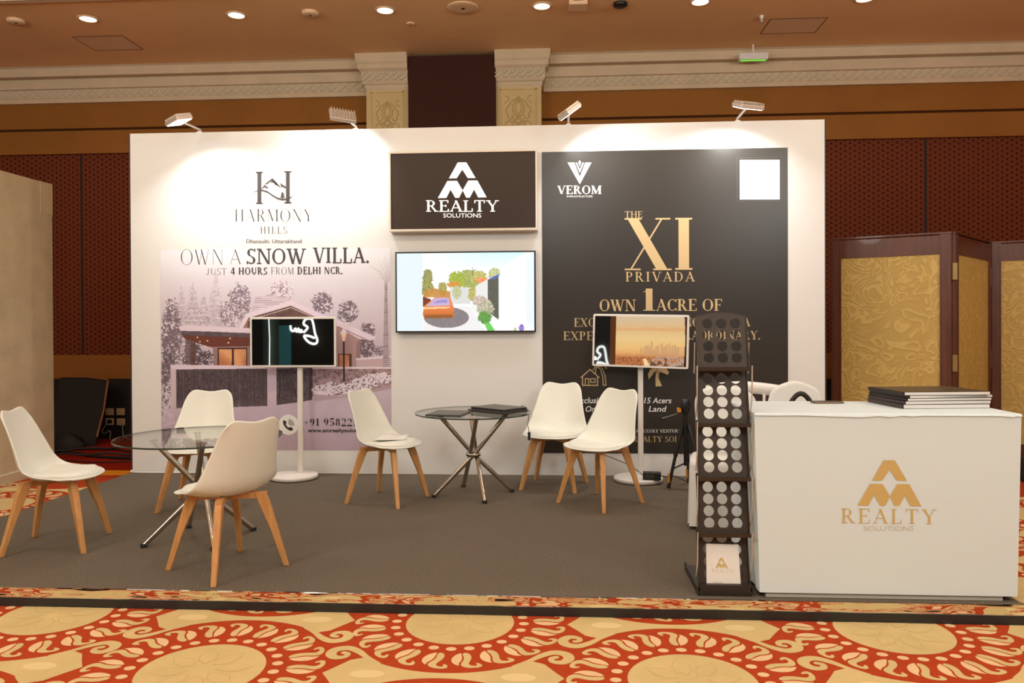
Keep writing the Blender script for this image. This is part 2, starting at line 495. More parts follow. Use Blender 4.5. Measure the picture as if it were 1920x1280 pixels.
def letters(mb, s, P, ex, ez, width, height, m, T=.19, t=.05, serif=True, gap=.06, push=(0, -.0008, 0), solid=0.0):
    """letters along ex from P, stretched to width; ez is up"""
    ws = [GLY[c][0] for c in s]; tot = sum(ws) + gap * (len(s) - 1); k = width / tot
    x = 0.0; P = Vector(P) + Vector(push); ex = Vector(ex); ez = Vector(ez)
    for c in s:
        w, ps = glyph_polys(c, T * height / k, t, serif)
        # T is in cap heights; x units are scaled by k, so divide
        for ly, p in ps:
            pts = [P + ex.cross(ez) * (ly * 4e-5) + ex * ((x + q[0]) * k) + ez * (q[1] * height) for q in p]
            if solid: mb.prism(pts, ex.cross(ez) * solid, m)
            else: mb.poly(pts, m)
        x += w + gap


def text_px(mb, s, x0, x1, yt, yb, m, Y=0.0, **kw):
    """letters on the upright plane y = Y, sized from where they stand on the real surface"""
    a = onY(x0, yb, Y); b = onY(x1, yb, Y); h = onY((x0 + x1) / 2, yt, Y).z - (a.z + b.z) / 2
    d = b - a
    letters(mb, s, a, d.normalized(), (0, 0, 1), d.length, h, m, **kw)


def word(parent, name, s, x0, x1, yt, yb, m, Y=0.0, gap=.06, **kw):
    """each word of a line becomes a part of its own"""
    ws = [GLY[c][0] + gap for c in s]; k = (x1 - x0) / (sum(ws) - gap); i = 0
    for w in s.split(' '):
        j = i + len(w); a = x0 + k * sum(ws[:i]); b = x0 + k * (sum(ws[:j]) - gap)
        mb = MB(); text_px(mb, w, a, b, yt, yb, m, Y, gap=gap, **kw); o = mb.build(name, parent); i = j + 1
    return o


def sans_px(name, s, x0, x1, yt, yb, m, Y=0.0, parent=None, shear=0.0, bold=0.0, push=-.0012, cap=.70):
    a = onY(x0, yb, Y); b = onY(x1, yb, Y); h = onY((x0 + x1) / 2, yt, Y).z - (a.z + b.z) / 2
    return sans(name, s, a + Vector((0, push, 0)), (b - a), h, m, parent, shear, bold, cap)


def sans(name, s, P, d, h, m, parent=None, shear=0.0, bold=0.0, cap=.70, ez=Vector((0, 0, 1))):
    cu = bpy.data.curves.new(name, 'FONT'); cu.body = s; cu.size = 1.0; cu.shear = shear; cu.offset = bold; cu.resolution_u = 3
    o = bpy.data.objects.new(name, cu); C.objects.link(o)
    dg = bpy.context.evaluated_depsgraph_get(); ev = o.evaluated_get(dg)
    me = bpy.data.meshes.new_from_object(ev)
    bpy.data.objects.remove(o); bpy.data.curves.remove(cu)
    xs = [v.co.x for v in me.vertices]; x0, x1 = min(xs), max(xs)
    kx = d.length / (x1 - x0); kz = h / cap; ex = d.normalized()
    for v in me.vertices: v.co = P + ex * ((v.co.x - x0) * kx) + ez * (v.co.y * kz)
    me.materials.clear(); me.materials.append(M[m])
    me.name = name
    o = bpy.data.objects.new(name, me); C.objects.link(o)
    if parent: o.parent = parent
    return o


# the emblem of the stand: an open A over an M, outlines in units of its width (x right, z up)
EMB = [[(.412, 1), (.588, 1), (.775, .555), (.617, .555), (.503, .80), (.388, .555), (.23, .555)],
       [(.198, .48), (.395, .48), (.51, .205), (.435, 0), (.357, 0), (.26, .235), (.172, 0), (0, 0)],
       [(.625, .48), (.812, .48), (1, 0), (.828, 0), (.743, .23), (.655, 0), (.583, 0), (.51, .205)]]


def emblem(mb, P, ex, ez, w, h, m, push=(0, -.001, 0), solid=0.0):
    P = Vector(P) + Vector(push); ex = Vector(ex); ez = Vector(ez)
    for o in EMB:
        pts = [P + ex * (x * w) + ez * (z * h) for x, z in o]
        if solid: mb.prism(pts, ex.cross(ez) * solid, m)
        else: mb.poly(pts, m)


# ------------------------------------------------------------------ printed pictures: fine grids with a colour per vertex
def vnoise(nz, nx, cell, seed):
    r = np.random.RandomState(seed); gz, gx = int(nz / cell) + 3, int(nx / cell) + 3
    g = r.rand(gz, gx); zi = np.arange(nz) / cell; xi = np.arange(nx) / cell
    z0 = zi.astype(int); x0 = xi.astype(int); fz = (zi - z0)[:, None]; fx = (xi - x0)[None, :]
    return (g[z0][:, x0] * (1 - fz) + g[z0 + 1][:, x0] * fz) * (1 - fx) + (g[z0][:, x0 + 1] * (1 - fz) + g[z0 + 1][:, x0 + 1] * fz) * fx


class Picture:
    """a flat print on a surface P(u, v); painted with shapes given where they sit in it"""

    def __init__(s, P0, du, dv, nx, nz):
        s.P0, s.du, s.dv, s.nx, s.nz = Vector(P0), Vector(du), Vector(dv), nx, nz
        u = np.linspace(0, 1, nx)[None, :, None]; v = np.linspace(0, 1, nz)[:, None, None]
        s.W = np.array(P0) + u * np.array(du) + v * np.array(dv)
        s.X, s.Y = proj_np(s.W)
        s.col = np.ones((nz, nx, 3)) * .9
        q = nx / 470.0; s.n1 = vnoise(nz, nx, 2.0 * q, 1); s.n2 = vnoise(nz, nx, 5 * q, 2); s.n3 = vnoise(nz, nx, 16 * q, 3); s.n0 = RNG.rand(nz, nx)

    def inside(s, pts):
        X, Y = s.X, s.Y; r = np.zeros(X.shape, bool); n = len(pts)
        for i in range(n):
            x1, y1 = pts[i]; x2, y2 = pts[(i + 1) % n]
            if y1 == y2: continue
            c = ((y1 > Y) != (y2 > Y)) & (X < (x2 - x1) * (Y - y1) / (y2 - y1) + x1)
            r ^= c
        return r

    def ell(s, cx, cy, rx, ry): return ((s.X - cx) / rx) ** 2 + ((s.Y - cy) / ry) ** 2

    def put(s, mask, c, a=1.0, c2=None, nz=None):
        c = np.array(c, float) / 255
        cc = np.broadcast_to(c, s.col.shape)
        if c2 is not None: cc = c + (np.array(c2, float) / 255 - c) * np.clip(nz, 0, 1)[..., None]
        al = (mask * a)[..., None] if not np.isscalar(a) or mask.dtype != bool else mask[..., None] * a
        s.col = s.col * (1 - al) + cc * al

    def poly(s, pts, c, a=1.0, c2=None, nz=None): s.put(s.inside(pts), c, a, c2, nz)

    def line(s, pts, w, c, a=1.0):
        for (x0, y0), (x1, y1) in zip(pts, pts[1:]):
            l = math.hypot(x1 - x0, y1 - y0) or 1; nx, ny = -(y1 - y0) / l * w / 2, (x1 - x0) / l * w / 2
            s.poly([(x0 + nx, y0 + ny), (x1 + nx, y1 + ny), (x1 - nx, y1 - ny), (x0 - nx, y0 - ny)], c, a)

    def build(s, name, m, parent=None, push=(0, 0, 0)):
        nx, nz = s.nx, s.nz; n = nx * nz
        co = (s.W + np.array(push)).reshape(-1, 3)
        me = bpy.data.meshes.new(name)
        me.vertices.add(n); me.vertices.foreach_set('co', co.astype(np.float32).ravel())
        i = (np.arange(nz - 1)[:, None] * nx + np.arange(nx - 1)[None, :]).ravel()
        q = np.stack([i, i + 1, i + nx + 1, i + nx], 1).astype(np.int32)
        me.loops.add(q.size); me.loops.foreach_set('vertex_index', q.ravel())
        me.polygons.add(len(q)); me.polygons.foreach_set('loop_start', np.arange(0, q.size, 4, dtype=np.int32))
        me.update(calc_edges=True)
        c = np.clip(s.col, 0, 1); c = np.where(c <= .04045, c / 12.92, ((c + .055) / 1.055) ** 2.4)
        ca = me.color_attributes.new('print', 'FLOAT_COLOR', 'POINT')
        ca.data.foreach_set('color', np.concatenate([c.reshape(-1, 3), np.ones((n, 1))], 1).astype(np.float32).ravel())
        me.materials.append(m)
        o = bpy.data.objects.new(name, me); C.objects.link(o)
        if parent: o.parent = parent
        return o


def catmull(P, n):
    out = []
    for i in range(len(P) - 1):
        p0, p1, p2, p3 = [np.array(P[k], float) for k in (max(i - 1, 0), i, i + 1, min(i + 2, len(P) - 1))]
        for k in range(n):
            t = k / n
            out.append(.5 * ((2 * p1) + (p2 - p0) * t + (2 * p0 - 5 * p1 + 4 * p2 - p3) * t * t + (3 * p1 - p0 - 3 * p2 + p3) * t ** 3))
    out.append(np.array(P[-1], float)); return out


# ================================================================== THE ROOM
WALL_Y = 2.6


def build_floor():
    mb = MB()
    X0, X1, Y0 = -9.0, 9.0, -11.0
    mb.poly([(X0, Y0, FLOOR), (X1, Y0, FLOOR), (X1, .30, FLOOR), (X0, .30, FLOOR)], 'c_red')
    mb.poly([(X0, .30, FLOOR), (X1, .30, FLOOR), (X1, .54, FLOOR), (X0, .54, FLOOR)], 'c_stripe')
    mb.poly([(X0, .54, FLOOR), (X1, .54, FLOOR), (X1, WALL_Y, FLOOR), (X0, WALL_Y, FLOOR)], 'c_plain')
    R = .527; za, zb = FLOOR + .0005, FLOOR + .0009

    def strip(cx, cy, pts, ws, sx, sy, m, z):
        z = z + .0003
        n = len(pts)
        P = [Vector((cx + sx * a, cy + sy * b, z)) for a, b in pts]
        # smooth the path
        Q = []; W_ = []
        for i in range(n - 1):
            p0, p1, p2, p3 = P[max(i - 1, 0)], P[i], P[i + 1], P[min(i + 2, n - 1)]
            for k in range(5):
                t = k / 5
                Q.append(.5 * ((2 * p1) + (p2 - p0) * t + (2 * p0 - 5 * p1 + 4 * p2 - p3) * t * t + (3 * p1 - p0 - 3 * p2 + p3) * t ** 3))
                W_.append(ws[i] + (ws[i + 1] - ws[i]) * t)
        Q.append(P[-1]); W_.append(ws[-1])
        vs = []
        for i, q in enumerate(Q):
            d = (Q[min(i + 1, len(Q) - 1)] - Q[max(i - 1, 0)]).normalized(); nn = Vector((-d.y, d.x, 0))
            vs += [q + nn * W_[i], q - nn * W_[i]]
        mb.add(vs, [[2 * i, 2 * i + 1, 2 * i + 3, 2 * i + 2] for i in range(len(Q) - 1)], m)
        e = Q[-1]; r = W_[-1]
        mb.poly([e + Vector((r * math.cos(k * PI / 6), r * math.sin(k * PI / 6), .0003)) for k in range(12)], m)
    S_LOBE = [(.72, .50), (.80, .60), (.92, .62), (1.01, .50), (1.03, .28), (.98, .08), (.86, -.06), (.70, -.06), (.50, .03), (.30, .05), (.12, .01), (.02, .09), (.06, .26), (.22, .35), (.42, .33), (.60, .25), (.76, .20), (.86, .26), (.90, .38), (.86, .46), (.79, .46), (.76, .43)]
    TEAR = [(.86, -.14), (.72, -.32), (.52, -.42), (.30, -.40), (.12, -.26), (.03, -.06), (.12, -.04), (.32, -.02), (.52, -.05), (.70, -.14)]
    dx, dy = 1.95, 1.10
    for i in range(-4, 5):
        for j in range(-8, 4):
            for q in (0, 1):
                cx, cy = .325 + i * dx + q * dx / 2, -3.10 + j * dy + q * dy / 2
                for kind in ('med', 'bow'):
                    y = cy if kind == 'med' else cy + dy / 2
                    ext = .53
                    if y + (ext if kind == 'med' else .28) > .29 or y - ext < Y0 or abs(cx) + ext > 8.9: continue
                    if -2.4 < cx < 2.3 and -2.35 < y < .6: continue
                    if kind == 'bow':
                        top = []
                        for k in range(-14, 15):
                            x = .345 * k / 14; top.append((x, .55 - math.sqrt(R * R - x * x)))
                        end = [(.40, .125), (.44, .06), (.48, 0), (.44, -.06), (.40, -.125)]
                        # upper and lower halves, so that every face is simple
                        full = top + end + [(-a, -b) for a, b in top] + [(-a, -b) for a, b in end]
                        for a, b in zip(top, top[1:]):
                            mb.poly([(cx + a[0], y - a[1], za), (cx + b[0], y - b[1], za), (cx + b[0], y + b[1], za), (cx + a[0], y + a[1], za)], 'c_cream')
                        for sx in (1, -1):
                            e = [(.345, .152)] + end + [(.345, -.152)]
                            mb.poly([(cx + sx * a, y + sx * b, za) for a, b in e], 'c_cream')
                            for sy in (1, -1):
                                strip(cx, y, [(.27, .098), (.335, .150), (.388, .208), (.440, .240), (.488, .222), (.499, .180), (.474, .146), (.436, .150), (.426, .180), (.446, .192)],
                                      [.004, .012, .018, .022, .024, .023, .020, .015, .012, .014], sx, sy, 'c_cream', za)
                        # faint drawn veins in the pods
                        for sx in (1, -1):
                            mb.poly([(cx + sx * .30 + .07 * math.cos(k * PI / 8), y + .035 * math.sin(k * PI / 8), zb) for k in range(16)], 'c_pale')
                    else:
                        n = 48
                        mb.poly([(cx + .25 * math.cos(2 * PI * k / n), cy + .25 * math.sin(2 * PI * k / n), za) for k in range(n)], 'c_cream')
                        # a faint rosette of petals inside the medallion
                        for k in range(8):
                            a = 2 * PI * k / 8 + .2; ca, sa = math.cos(a), math.sin(a)
                            pet = [(.05, 0), (.09, .035), (.14, .040), (.17, .022), (.205, 0), (.17, -.022), (.14, -.040), (.09, -.035)]
                            pp = [(cx + ca * u - sa * v, cy + sa * u + ca * v, zb) for u, v in pet]
                            mb.poly(pp, 'c_line')
                            pp = [(cx + ca * (.13 + (u - .13) * .90) - sa * v * .86, cy + sa * (.13 + (u - .13) * .90) + ca * v * .86, zb + .0003) for u, v in pet]
                            mb.poly(pp, 'c_cream')
                        for k in range(24):
                            a = 2 * PI * k / 24
                            ox, oy = cx + .296 * math.cos(a), cy + .296 * math.sin(a)
                            mb.poly([(ox + .023 * math.cos(t * PI / 8), oy + .020 * math.sin(t * PI / 8), za) for t in range(16)], 'c_peach')
                        for k in range(21):
                            a = 2 * PI * k / 21 + .08; ca, sa = math.cos(a), math.sin(a)
                            for shp, mm in ((S_LOBE, 'c_cream'), (TEAR, 'c_peach')):
                                pp = []
                                for u, v in [tuple(q_) for q_ in catmull(shp + shp[:1], 3)[:-1]]:
                                    r = .336 + u * .146; tt = v * .118 * (.80 + .28 * u)
                                    pp.append((cx + ca * r - sa * tt, cy + sa * r + ca * tt, za))
                                mb.poly(pp, mm)
    return structure(mb.build('floor'), 'patterned red and cream ballroom carpet with leaf ring medallions', 'floor')


floor = build_floor()

mb = MB()
mb.box(-9, 9, -11, 2.8, CEIL, CEIL + .05, 'ceiling')
structure(mb.build('ceiling'), 'brown painted flat ballroom ceiling', 'ceiling')

mb = MB(); mb.box(-9, 9, WALL_Y, WALL_Y + .2, FLOOR, CEIL, 'lattice')
structure(mb.build('wall_back'), 'maroon ballroom wall panels with a woven ring pattern', 'wall')
mb = MB(); mb.box(-9.2, -9, -11, 2.8, FLOOR, CEIL, 'amber'); structure(mb.build('wall_left'), 'amber side wall of the ballroom', 'wall')
mb = MB(); mb.box(9, 9.2, -11, 2.8, FLOOR, CEIL, 'amber'); structure(mb.build('wall_right'), 'amber side wall of the ballroom', 'wall')
mb = MB(); mb.box(-9, 9, -11.2, -11, FLOOR, CEIL, 'rear_wall'); structure(mb.build('wall_rear'), 'dark rear wall of the ballroom', 'wall')

# vertical joints between the wall panels
mb = MB()
for x in (-5.1, 4.99, -7.6, 7.5): mb.box(x - .012, x + .012, WALL_Y - .006, WALL_Y + .001, .95, 3.41, 'black_base')
structure(mb.build('trim_1'), 'dark joints between the maroon wall panels', 'trim')
# amber band over the panels, with a shadow groove
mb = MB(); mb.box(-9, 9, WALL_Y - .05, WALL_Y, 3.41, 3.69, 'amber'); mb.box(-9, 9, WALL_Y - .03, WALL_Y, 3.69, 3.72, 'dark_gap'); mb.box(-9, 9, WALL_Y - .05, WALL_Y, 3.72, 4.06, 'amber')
structure(mb.build('trim_2'), 'plain amber frieze under the cornice', 'trim')
mb = MB(); mb.box(-9, 9, WALL_Y - .04, WALL_Y, .65, .94, 'amber'); structure(mb.build('trim_3'), 'amber dado band below the maroon panels', 'trim')
mb = MB(); mb.box(-9, 9, WALL_Y - .05, WALL_Y, FLOOR, .65, 'black_base'); structure(mb.build('baseboard_back'), 'black wall base behind the booth', 'baseboard')

# cornice: fascia, cove and an interlaced band
for (xa, xb, nm) in ((-9, -1.40, 'trim_4'), (.60, 9, 'trim_5')):
    mb = MB()
    prof = [(0, 4.02), (.05, 4.02), (.06, 4.06), (.07, 4.075), (.07, 4.17), (.10, 4.18), (.10, 4.27), (.06, 4.28), (.06, 4.305), (.16, 4.31), (.17, 4.405), (.20, 4.42), (0, 4.42)]
    pts = [(xa, WALL_Y - .05 - d, z) for d, z in prof]
    mb.prism(pts, (xb - xa, 0, 0), 'cornice')
    n = int((xb - xa) / .105)
    for i in range(n):
        x = xa + (i + .5) * (xb - xa) / n; h = .049; yy = WALL_Y - .124
        for sg in (1, -1):
            mb.tube([(x - h, yy, 4.122 - sg * .042), (x, yy - .006 * sg, 4.122), (x + h, yy, 4.122 + sg * .042)], .010, 'cornice_orn', n=5, caps=False)
        mb.lathe([(0.0, .008), (.012, .004), (.016, 0)], 'cornice_orn', n=6, T=Matrix.Translation((x + h, yy, 4.122)) @ Matrix.Rotation(PI / 2, 4, 'X'))
    structure(mb.build(nm), 'cream plaster cornice with an interlaced band', 'cornice')

# pilaster: two carved strips either side of a brown covered panel, capital on top
PY = 2.30


def carve(mb, x0, x1, zc, y):
    """half arabesque on each side of the strip's axis, in raised line"""
    cx = (x0 + x1) / 2; w = (x1 - x0) / 2

    def ln(pts, r=.008):
        for sx in (1, -1): mb.tube([(cx + sx * a * w, y, zc + b * w) for a, b in pts], r, 'pil_carve', n=6)

    def arc(cx_, cz_, r, a0, a1, n=10): return [(cx_ + r * math.cos(math.radians(a0 + (a1 - a0) * i / n)), cz_ + r * math.sin(math.radians(a0 + (a1 - a0) * i / n))) for i in range(n + 1)]
    ln([(0, 1.35), (.08, 1.22), (.30, 1.12), (.50, .95), (.56, .80), (.72, .62), (.74, .40), (.62, .28), (.66, .12), (.52, -.02), (.40, .02), (.34, .14), (.40, .22)])
    ln([(0, 1.08), (.16, .84), (.20, .58), (.12, .36), (0, .24)], .007)
    ln([(0, 1.20), (.24, .98), (.36, .72), (.34, .44), (.20, .22), (0, .06), ], .007)
    ln([(.10, 1.22), (.05, 1.12), (0, 1.08)], .006)
    ln([(0, .06), (.18, -.12), (0, -.32), ], .007)
    ln([(0, .20), (.30, -.12), (0, -.46)], .007)
    ln(arc(.52, -.42, .28, 150, -190, 14), .007)
    ln([(.30, -.12), (.42, -.24), (.30, -.52), (0, -.80)], .007)
    ln([(.80, 1.40), (.62, 1.34), (.56, 1.18), (.66, 1.04), (.76, 1.06), (.80, .92)], .006)
    ln([(0, -.46), (.22, -.74), (0, -1.0)], .007)


def pil_strip(xa, xb, side):
    mb = MB()
    mb.box(xa, xb, PY, WALL_Y, FLOOR, 4.06, 'pil')
    i = .055
    for a, b, c, d in ((xa + i, xb - i, 3.99, 4.005), (xa + i, xa + i + .012, .3, 4.0), (xb - i - .012, xb - i, .3, 4.0)):
        mb.box(a, b, PY - .01, PY, c, d, 'pil')
    carve(mb, xa + i + .02, xb - i - .02, 3.66, PY - .001)
    structure(mb.build('trim_11' if side else 'trim_10'), 'carved cream pilaster strip beside the brown panel', 'pilaster')


pil_strip(onY(687, 200, PY).x, onY(766, 200, PY).x, 0)
pil_strip(onY(929, 200, PY).x, onY(1015, 200, PY).x, 1)
for nm, pa, pb, ca, cb in (('trim_6', 687, 766, 672, 766), ('trim_7', 929, 1015, 929, 1024)):
    xa, xb = onY(pa, 200, PY).x, onY(pb, 200, PY).x
    la = .095 if pa != ca else 0; lb = .075 if pb != cb else 0
    mb = MB()
    prof = [(.0, 4.02), (.012, 4.05), (.012, 4.075), (.03, 4.09), (.045, 4.12), (.05, 4.22), (.085, 4.25), (.085, 4.30), (.10, 4.32), (.11, CEIL)]
    for (d0, z0), (d1, z1) in zip(prof, prof[1:]):
        sa0, sb0 = (d0 if la else 0), (d0 if lb else 0); sa1, sb1 = (d1 if la else 0), (d1 if lb else 0)
        lo = [(xa - sa0, PY - d0, z0), (xb + sb0, PY - d0, z0), (xb + sb0, WALL_Y, z0), (xa - sa0, WALL_Y, z0)]
        hi = [(xa - sa1, PY - d1, z1), (xb + sb1, PY - d1, z1), (xb + sb1, WALL_Y, z1), (xa - sa1, WALL_Y, z1)]
        mb.add(lo + hi, [(0, 1, 5, 4), (1, 2, 6, 5), (3, 0, 4, 7)], 'cornice')
    n = 6
    for k in range(n):
        x = xa - .04 * (la > 0) + (k + .5) * (xb - xa + .04) / n; yy = PY - .055
        mb.tube([(x - .045, yy, 4.125), (x + .045, yy, 4.215)], .013, 'cornice_orn', n=5)
        mb.tube([(x - .02, yy, 4.125), (x + .045, yy, 4.185)], .009, 'cornice_orn', n=5)
        mb.tube([(x - .045, yy, 4.17), (x + .005, yy, 4.215)], .009, 'cornice_orn', n=5)
    structure(mb.build(nm), 'cream plaster capital with a leafy band', 'trim')
mb = MB(); mb.box(onY(765.5, 200, PY - .06).x, onY(929.5, 200, PY - .06).x, PY - .06, WALL_Y, FLOOR, 4.385, 'brown_cloth')
structure(mb.build('trim_8'), 'tall dark brown covered panel between the pilaster strips', 'panel')
# step of the ceiling near the viewer's left
mb = MB(); mb.box(-9, -2.2, .43, .50, CEIL - .035, CEIL, 'cornice'); structure(mb.build('trim_9'), 'cream ceiling moulding', 'trim')


# ------------------------------------------------------------------ ceiling fittings
def downlight(px, py, label, m='lens'):
    p = onZ(px, py, CEIL)
    t = thing('downlight', label, 'ceiling light', p, 0, 'recessed downlights in the brown ceiling')
    mb = MB(); mb.lathe([(.078, -.002), (.082, -.010), (.10, -.006), (.102, 0)], 'ceil_fit', n=36); mb.build('trim_ring', t)
    mb = MB(); mb.lathe([(0, -.006), (.05, -.006), (.078, -.003)], m, n=36); mb.build('lens', t)
    return t


for px, py, l, m in ((165, 35, 'round lit downlight leftmost in the ceiling row', 'lens'), (443, 28, 'round lit downlight second from the left in the ceiling row', 'lens'),
                     (722, 19, 'round lit downlight above the left carved pilaster strip', 'lens'), (1016, 11, 'amber glowing downlight left of the ceiling sensor box', 'lens_hot'),
                     (1313, 3, 'round lit downlight cut by the picture top above the right poster', 'lens'), (1622, -3, 'rightmost lit downlight just cut by the picture top', 'lens')):
    downlight(px, py, l, m)


def disc_fit(name, px, py, r, h, label, cat, m='ceil_fit', group=None):
    p = onZ(px, py, CEIL); mb = MB()
    mb.lathe([(r, 0), (r, -h * .6), (r * .92, -h), (r * .5, -h * 1.05), (0, -h * 1.05)], m, n=36)
    mb.lathe([(0, -h * 1.2), (r * .12, -h * 1.15), (r * .14, -h)], 'dark_gap', n=10)
    o = mb.build(name, loc=p); return tag(o, label, cat, group)


disc_fit('ceiling_speaker', 868, 14, .155, .012, 'large round flush cover plate painted like the ceiling, left of the amber downlight', 'ceiling speaker')
disc_fit('smoke_detector', 582, 23, .085, .03, 'brown round detector on the ceiling between the second and third downlights', 'smoke detector')
disc_fit('smoke_detector', 30, 38, .085, .03, 'brown round detector on the ceiling at the far left', 'smoke detector')
disc_fit('sprinkler_head', 770, 44, .045, .012, 'small flush round sprinkler cap above the left pilaster', 'sprinkler')
disc_fit('dome_camera', 1163, 6, .07, .035, 'black round dome right of the ceiling sensor box', 'security camera', 'black_plastic')
p = onZ(1084, 4, CEIL); mb = MB(); mb.box(-.09, .09, -.09, .09, -.055, 0, 'ceil_fit'); mb.box(-.05, .05, -.10, -.06, -.02, 0, 'black_plastic')
tag(mb.build('sensor_box', loc=p, bevel=.02), 'tan rounded sensor box on the ceiling beside the amber downlight', 'sensor')
p = onZ(1428, 30, CEIL); mb = MB(); mb.lathe([(.03, 0), (.03, -.02), (.012, -.035), (.012, -.055), (.03, -.06), (0, -.062)], 'alu', n=16)
tag(mb.build('sprinkler_head', loc=p), 'metal sprinkler head beside the right ceiling hatch', 'sprinkler')


def hatch(pts, label):
    P = [onZ(a, b, CEIL) for a, b in pts]
    x0 = (P[0].x + P[1].x) / 2; x1 = (P[2].x + P[3].x) / 2; y0 = (P[0].y + P[2].y) / 2; y1 = (P[1].y + P[3].y) / 2
    mb = MB(); w = .006
    mb.box(x0, x1, y0, y1, CEIL - .002, CEIL, 'ceil_fit')
    for a, b, c, d in ((x0 - w, x0, y0, y1), (x1, x1 + w, y0, y1), (x0 - w, x1 + w, y0 - w, y0), (x0 - w, x1 + w, y1, y1 + w)): mb.box(a, b, c, d, CEIL - .003, CEIL, 'dark_gap')
    tag(mb.build('ceiling_hatch'), label, 'ceiling hatch', 'access hatches')


hatch([(137, 68), (175, 93), (230, 68), (270, 93)], 'square access hatch outline in the ceiling at left')
hatch([(1445, 35), (1426, 65), (1550, 34), (1529, 58)], 'square access hatch outline in the ceiling at right')
t = thing('exit_light', 'small white emergency light bar with a green underside below the ceiling at right', 'emergency light', onY(1412, 108, 2.26))
mb = MB(); mb.box(-.16, .16, -.04, .04, -.03, .045, 'white_metal'); mb.build('housing', t, bevel=.006)
mb = MB(); mb.box(-.008, .008, -.008, .008, .045, CEIL - t.location.z, 'white_metal'); mb.build('mount', t)
mb = MB(); mb.box(-.14, .14, -.02, .02, -.034, -.031, 'exit_green'); mb.build('green_panel', t)

# ================================================================== THE BOOTH
HW = 2.992
t_stage = thing('stage_platform', 'low grey carpeted exhibition platform with a mirrored front edge', 'platform', (0, 0, 0))
SX0, SX1, SY = -3.0, 2.905, -3.0
mb = MB(); mb.box(SX0, SX1, SY + .012, .12, FLOOR, 0, 'deck'); mb.build('carpet_deck', t_stage)
mb = MB(); mb.box(SX0, SX1, SY, SY + .012, -.047, 0, 'mirror'); mb.build('mirror_trim', t_stage)
mb = MB(); mb.box(SX0, SX1, SY - .004, SY + .012, FLOOR, -.047, 'kick'); mb.build('kick_strip', t_stage)

bd = thing('booth_backdrop', 'long white exhibition booth backdrop with two printed posters on it', 'backdrop panel', (0, 0, 0), kind='thing')
mb = MB(); mb.box(-3.0, 3.0, 0, .10, 0, HW, 'white_board'); mb.box(3.0, 3.012, .0, .10, 0, HW - .01, 'board_edge'); mb.box(-3.012, -3.0, .0, .10, 0, HW - .01, 'board_edge')
mb.build('board', bd)

# ---- left poster: the snow villa
PL0, PL1, PZ0, PZ1 = -2.732, -.676, .203, 1.96
pic = Picture((PL0, -.002, PZ0), (PL1 - PL0, 0, 0), (0, 0, PZ1 - PZ0), 640, 548)


def c5(pts): return [(240 + a / 3.764, 560 + b / 3.764) for a, b in pts]


def c4(pts): return [(240 + a / 3.764, 280 + b / 3.764) for a, b in pts]


# sky: white at the top, mauve lower down
g = np.clip((pic.Y - 462) / 200, 0, 1)[..., None]
sky = np.array([232, 230, 229]) / 255 * (1 - g) + np.array([196, 178, 184]) / 255 * g
h0 = np.clip((pic.Y - 462) / 60, 0, 1)[..., None]
pic.col = np.array([.905, .90, .895]) * (1 - h0) + sky * h0


def trees(cx, cy, rx, ry, dens=.6, dark=(128, 108, 118), light=(226, 214, 218), a=.9):
    e = pic.ell(cx, cy, rx, ry); mask = (e < 1 + (pic.n2 - .5) * 1.1)
    ns = pic.n1 * .55 + pic.n2 * .3 + pic.n0 * .15
    soft = np.clip((1.25 + (pic.n2 - .5) * 1.1 - e) * 2.2, 0, 1)
    pic.put(mask.astype(float) * soft, dark, a, light, (ns - dens) * 5 + .5)


def conifer(cx, top, base, w, dark, light, a):
    k = (pic.Y - top) / (base - top)
    tier = np.abs(((pic.Y - top) / 9.0) % 1.0)
    m_ = (k > 0) & (k < 1) & (np.abs(pic.X - cx) < w * k * (.62 + .5 * tier) + 1 + (pic.n2 - .5) * 5)
    ns = pic.n1 * .55 + pic.n2 * .3 + tier * .3
    pic.put(m_, dark, a, light, (ns - .6) * 4 + .5)


for cx, top, base, w, a in ((340, 538, 660, 26, .35), (362, 530, 650, 30, .45), (405, 508, 650, 34, .30), (318, 560, 690, 22, .55), (382, 548, 640, 24, .5)):
    conifer(cx, top, base, w, (150, 132, 142), (222, 210, 214), a)
trees(450, 566, 22, 34, .55, (128, 110, 118)); trees(430, 590, 20, 26, .5, (136, 118, 126))
trees(528, 546, 22, 22, .42, (142, 122, 130)); trees(605, 568, 20, 22, .55, (112, 94, 102)); trees(652, 585, 20, 22, .58, (106, 88, 96)); trees(690, 620, 14, 16, .58, (106, 88, 96))
trees(686, 648, 18, 24, .62, (98, 80, 88)); trees(712, 658, 12, 10, .55, (112, 94, 102))
trees(322, 630, 20, 70, .60, (112, 96, 104)); trees(316, 700, 14, 50, .62, (98, 84, 90)); trees(314, 760, 12, 45, .5, (104, 88, 94)); trees(362, 668, 22, 26, .62, (82, 68, 74))
# upper tiled roof, gable roof
pic.poly(c4([(880, 1100), (900, 1040), (1000, 1022), (1150, 1045), (1155, 1060), (1050, 1110), (880, 1130)]), (222, 206, 210), .9, (150, 128, 136), (np.sin(pic.Y * 1.9) > .55).astype(float))
pic.poly(c5([(800, 330), (800, 205), (840, 130), (1150, 45), (1470, 180), (1640, 300), (1640, 480), (860, 480)]), (150, 116, 110))
pic.poly(c5([(840, 200), (850, 128), (1140, 40), (1290, 120), (1290, 200)]), (120, 88, 80), 1, (92, 66, 60), pic.n2)
pic.poly(c5([(782, 205), (830, 108), (1150, 12), (1480, 152), (1748, 268), (1738, 292), (1640, 285), (1470, 195), (1150, 48), (850, 135), (812, 205)]), (226, 208, 214))
pic.line(c5([(850, 152), (1150, 62), (1290, 122)]), 1.2, (214, 190, 184)); pic.line(c5([(1480, 195), (1690, 292)]), 1.4, (120, 84, 74))
